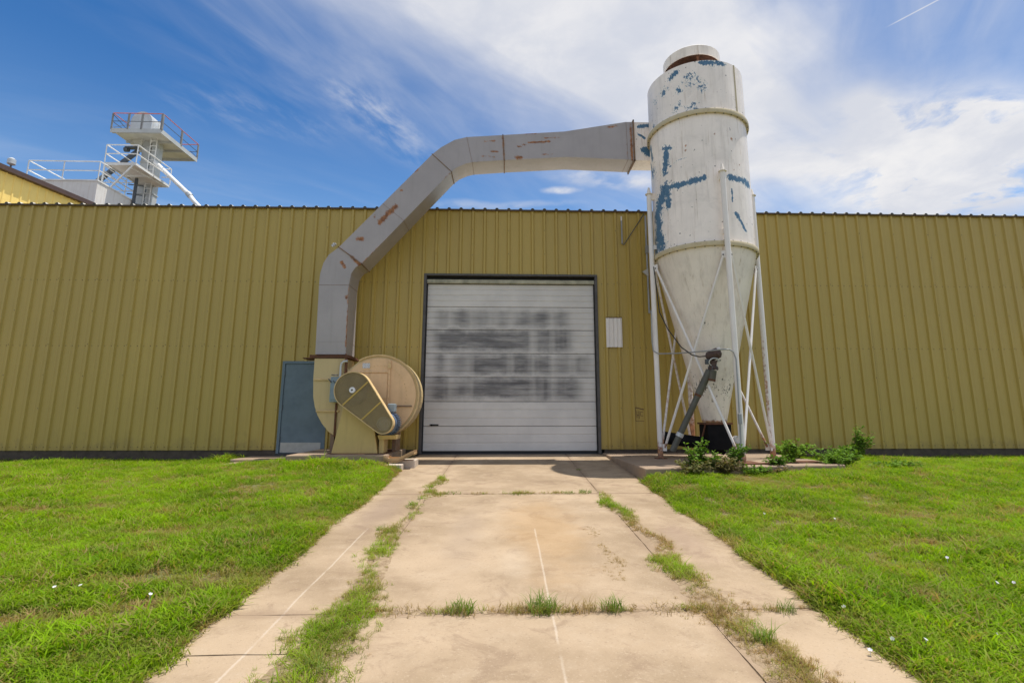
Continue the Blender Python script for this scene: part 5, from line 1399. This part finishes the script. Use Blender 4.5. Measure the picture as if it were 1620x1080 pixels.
# single weed tufts standing in the cross joints
def tuft(x, y, n, h, w, spread, material, lab):
    rs = random.Random(int(x * 977) + int(y * 331))
    V, F_ = blade_mesh(rs, n, h * .4, h, w * .6, w, spread, 1.0, 3)
    me = bpy.data.meshes.new('weed_tuft'); me.from_pydata(V, [], F_); me.materials.append(MATS[material]); me.polygons.foreach_set('use_smooth', [True] * len(me.polygons))
    o = bpy.data.objects.new('weed_tuft', me); o.location = (x, y, g(y) + .003); COL.objects.link(o)
    tag(o, lab, 'weed', 'weed tufts in the driveway joints')
TF = [(-0.72, -8.74, 26, .09, .007, .10, 'tuft_tan', 'small half dry tuft beside the left strip in the near cross joint'),
      (-0.32, -8.72, 60, .13, .008, .09, 'tuft_green', 'low green spiky tuft left of centre in the near cross joint'),
      (0.27, -8.72, 80, .17, .008, .11, 'tuft_green', 'largest green spiky tuft where the white scrape meets the near joint'),
      (0.05, -8.74, 22, .09, .006, .08, 'tuft_tan', 'sparse straw tuft left of the largest tuft in the near joint'),
      (0.58, -8.73, 40, .13, .006, .07, 'tuft_tan', 'upright straw brown tuft between two green tufts in the near joint'),
      (0.78, -8.73, 55, .15, .007, .07, 'tuft_green', 'narrow bright green tuft right of the straw tuft in the near joint'),
      (1.15, -8.74, 36, .08, .006, .11, 'tuft_tan', 'flat straw tuft beside the right strip in the near cross joint'),
      (2.03, -8.80, 34, .13, .006, .06, 'tuft_green', 'lone thin tuft in the right strip joint near the lawn'),
      (-0.80, -4.50, 34, .07, .008, .12, 'tuft_green', 'low green tuft by the left strip in the far cross joint'),
      (-0.42, -4.52, 26, .06, .008, .10, 'tuft_tan', 'small brownish tuft left of centre in the far cross joint'),
      (0.22, -4.52, 44, .07, .008, .16, 'tuft_green', 'wide flat tuft at the centre of the far cross joint'),
      (0.95, -4.50, 34, .07, .008, .10, 'tuft_green', 'low green tuft right of centre in the far cross joint'),
      (1.22, -4.46, 40, .09, .008, .09, 'tuft_green', 'bright tuft at the corner by the right strip in the far joint'),
      (-1.05, -9.55, 30, .16, .008, .08, 'tuft_green', 'long bladed clump sprawling from the near left strip'),
      (1.64, -9.25, 40, .17, .009, .06, 'tuft_green', 'tall leafy sprig standing in the near right strip'),
      (1.43, -2.3, 16, .06, .007, .05, 'tuft_green', 'tiny sprig in the right seam inside the round shadow')]
for t_ in TF: tuft(t_[0], t_[1], int(t_[2] * 1.9), t_[3] * 1.12, t_[4], t_[5] * 1.15, t_[6], t_[7])

# ------------------------------------------------------------------ leafy weeds on the pad and white flowers
def leafy(name, lab, x, y, z, n_st, height, spread, leaf, nleaf, material='weed_leaf', lean=(0, 0)):
    rs = random.Random(lab)
    root = thing(name, lab, 'weed', (x, y, z), 'leafy weeds round the collector pad')
    st = MB(); lv = MB()
    for _ in range(n_st):
        a = rs.uniform(0, 6.28); L = height * rs.uniform(0.45, 1.0); sp = spread * rs.uniform(0.2, 1.0)
        pts = []
        for k in range(7):
            t = k / 6
            pts.append(Vector((x + math.cos(a) * sp * t ** 1.2 + lean[0] * t + rs.gauss(0, .012), y + math.sin(a) * sp * .7 * t ** 1.2 + lean[1] * t + rs.gauss(0, .012), z + L * (t - .25 * t * t * rs.uniform(.3, 1.2)))))
        st.tube(pts, [0.006 - .004 * k / 6 for k in range(7)], 4)
        for _ in range(nleaf):
            t = rs.uniform(0.08, 1.0) ** .8 * 5.999; k = int(t); p = pts[k].lerp(pts[k + 1], t - k)
            d = Vector((rs.gauss(0, 1), rs.gauss(0, 1), rs.uniform(-.3, .9))).normalized()
            s = leaf * rs.uniform(.55, 1.25); u = d.cross(Vector((0, 0, 1)) + Vector((rs.gauss(0, .5), rs.gauss(0, .5), 0))).normalized(); nn = u.cross(d).normalized()
            p = p + d * .012
            i = lv.addv([p, p + d * s * .35 + u * s * .26 - nn * s * .04, p + d * s * .75 + u * s * .2 - nn * s * .06, p + d * s - nn * s * .16, p + d * s * .75 - u * s * .2 - nn * s * .06, p + d * s * .35 - u * s * .26 - nn * s * .04, p + d * s * .5])
            lv.f += [(i, i + 1, i + 6), (i + 1, i + 2, i + 6), (i + 2, i + 3, i + 6), (i + 3, i + 4, i + 6), (i + 4, i + 5, i + 6), (i + 5, i, i + 6)]
    st.build('stem', 'stem_brown', root); tag(lv.build('foliage', material, root, smooth=180), kind='stuff')
leafy('leafy_weed', 'ragged brownish weed clump at the driveway corner of the collector pad', 3.15, -3.62, -0.25, 28, 0.39, 0.40, 0.062, 26, 'weed_leaf_dry')
leafy('leafy_weed', 'upright green weed climbing past the foot of the left leg', 3.45, -3.30, -0.22, 18, 0.71, 0.18, 0.075, 26)
leafy('leafy_weed', 'low mixed green and straw weed below the leaning auger', 3.85, -3.42, -0.24, 31, 0.39, 0.44, 0.062, 26, 'weed_leaf_dry')
leafy('leafy_weed', 'dark green weed between the auger foot and the front leg', 4.10, -3.12, -0.17, 23, 0.54, 0.26, 0.069, 26, lean=(0.15, 0))
leafy('leafy_weed', 'dark green weed clump right of the front leg', 4.98, -3.05, -0.20, 26, 0.35, 0.26, 0.062, 26)
leafy('leafy_weed', 'green weed hiding the foot of the right leg', 5.42, -2.70, -0.12, 26, 0.56, 0.22, 0.069, 28)
leafy('leafy_weed', 'broad low green weed beside the right end of the pad', 6.25, -2.75, -0.20, 44, 0.43, 0.51, 0.069, 26)
leafy('leafy_weed', 'pale green spreading weed against the wall behind the right leg', 6.05, -1.55, -0.12, 44, 0.45, 0.66, 0.075, 26)
leafy('leafy_weed', 'tallest dark weed standing alone against the wall right of the pad', 6.95, -2.2, -0.14, 33, 0.89, 0.24, 0.069, 30, lean=(0.24, 0))
leafy('leafy_weed', 'low sprawling weed at the lawn side of the tallest weed', 7.25, -3.0, -0.22, 28, 0.26, 0.55, 0.062, 22)
leafy('leafy_weed', 'small green weed halfway along the pad edge', 6.62, -2.45, -0.17, 28, 0.48, 0.35, 0.069, 26)

leafy('leafy_weed', 'upright green weed with pale stems just behind the corner clump', 3.28, -3.42, -0.22, 18, .62, .20, .065, 24)
leafy('leafy_weed', 'tall thin green weed in front of the auger tube', 3.62, -3.34, -0.24, 16, .50, .22, .065, 24)
leafy('leafy_weed', 'low dark weed hugging the pad face under the discharge box', 4.42, -3.36, -0.26, 24, .24, .42, .06, 22)
leafy('leafy_weed', 'straw coloured weed fringe along the pad face by the front leg', 4.72, -3.30, -0.27, 22, .20, .36, .05, 22, 'weed_leaf_dry')

def flower(x, y, lab=None):
    rs = random.Random(int(x * 1000)); z = (float(lawn_z(x, y)) + .06) if not (DXL < x < DXR) else g(y) + .03
    mb = MB(); n = 5; r = 0.013; tx_, ty_ = rs.uniform(-.5, .5), rs.uniform(-.9, -.2)
    N = Vector((tx_, ty_, 1)).normalized(); u = N.cross(Vector((1, .2, 0))).normalized(); v = N.cross(u)
    i = mb.addv([Vector((x, y, z - .012))] + [Vector((x, y, z)) + u * (r * (1.15 if k % 2 else .9) * math.cos(k * math.pi / n)) + v * (r * (1.15 if k % 2 else .9) * math.sin(k * math.pi / n)) + N * .006 for k in range(2 * n)])
    for k in range(2 * n): mb.f.append((i, i + 1 + k, i + 1 + (k + 1) % (2 * n)))
    mb.tube([(x, y, z - .07), (x, y, z - .01)], .002, 4)
    o = mb.build('bindweed_flower', 'petal', org=(x, y, z)); tag(o, lab, 'flower', 'white bindweed flowers')
FL = [(-3.49, -8.34, 'white bindweed flower, left one of the pair in the left lawn'), (-3.31, -8.32, 'white bindweed flower, right one of the pair in the left lawn'),
      (-2.64, -8.53, 'white bindweed flower alone in the left lawn nearest the driveway'), (3.16, -6.19, 'farthest white bindweed flower in the right lawn, toward the collector'),
      (3.84, -6.51, 'white bindweed flower alone in the middle of the right lawn'), (3.97, -7.93, 'white bindweed flower in the right lawn before the close pair'),
      (3.91, -8.47, 'white bindweed flower, left one of the pair by the right picture edge'), (4.04, -8.48, 'white bindweed flower, right one of the pair by the right picture edge'),
      (3.1, -9.33, 'nearest white bindweed flower deep in the right lawn'), (2.40, -8.88, 'white bindweed flower at the lawn fringe beside the right driveway strip'),
      (2.40, -9.35, 'white bindweed flower in the lawn corner clump, left of two'), (2.56, -9.42, 'white bindweed flower in the lawn corner clump, right of two'),
      (2.2, -9.43, 'white bindweed flower fallen on the concrete at the lawn corner')]
for f_ in FL: flower(*f_)
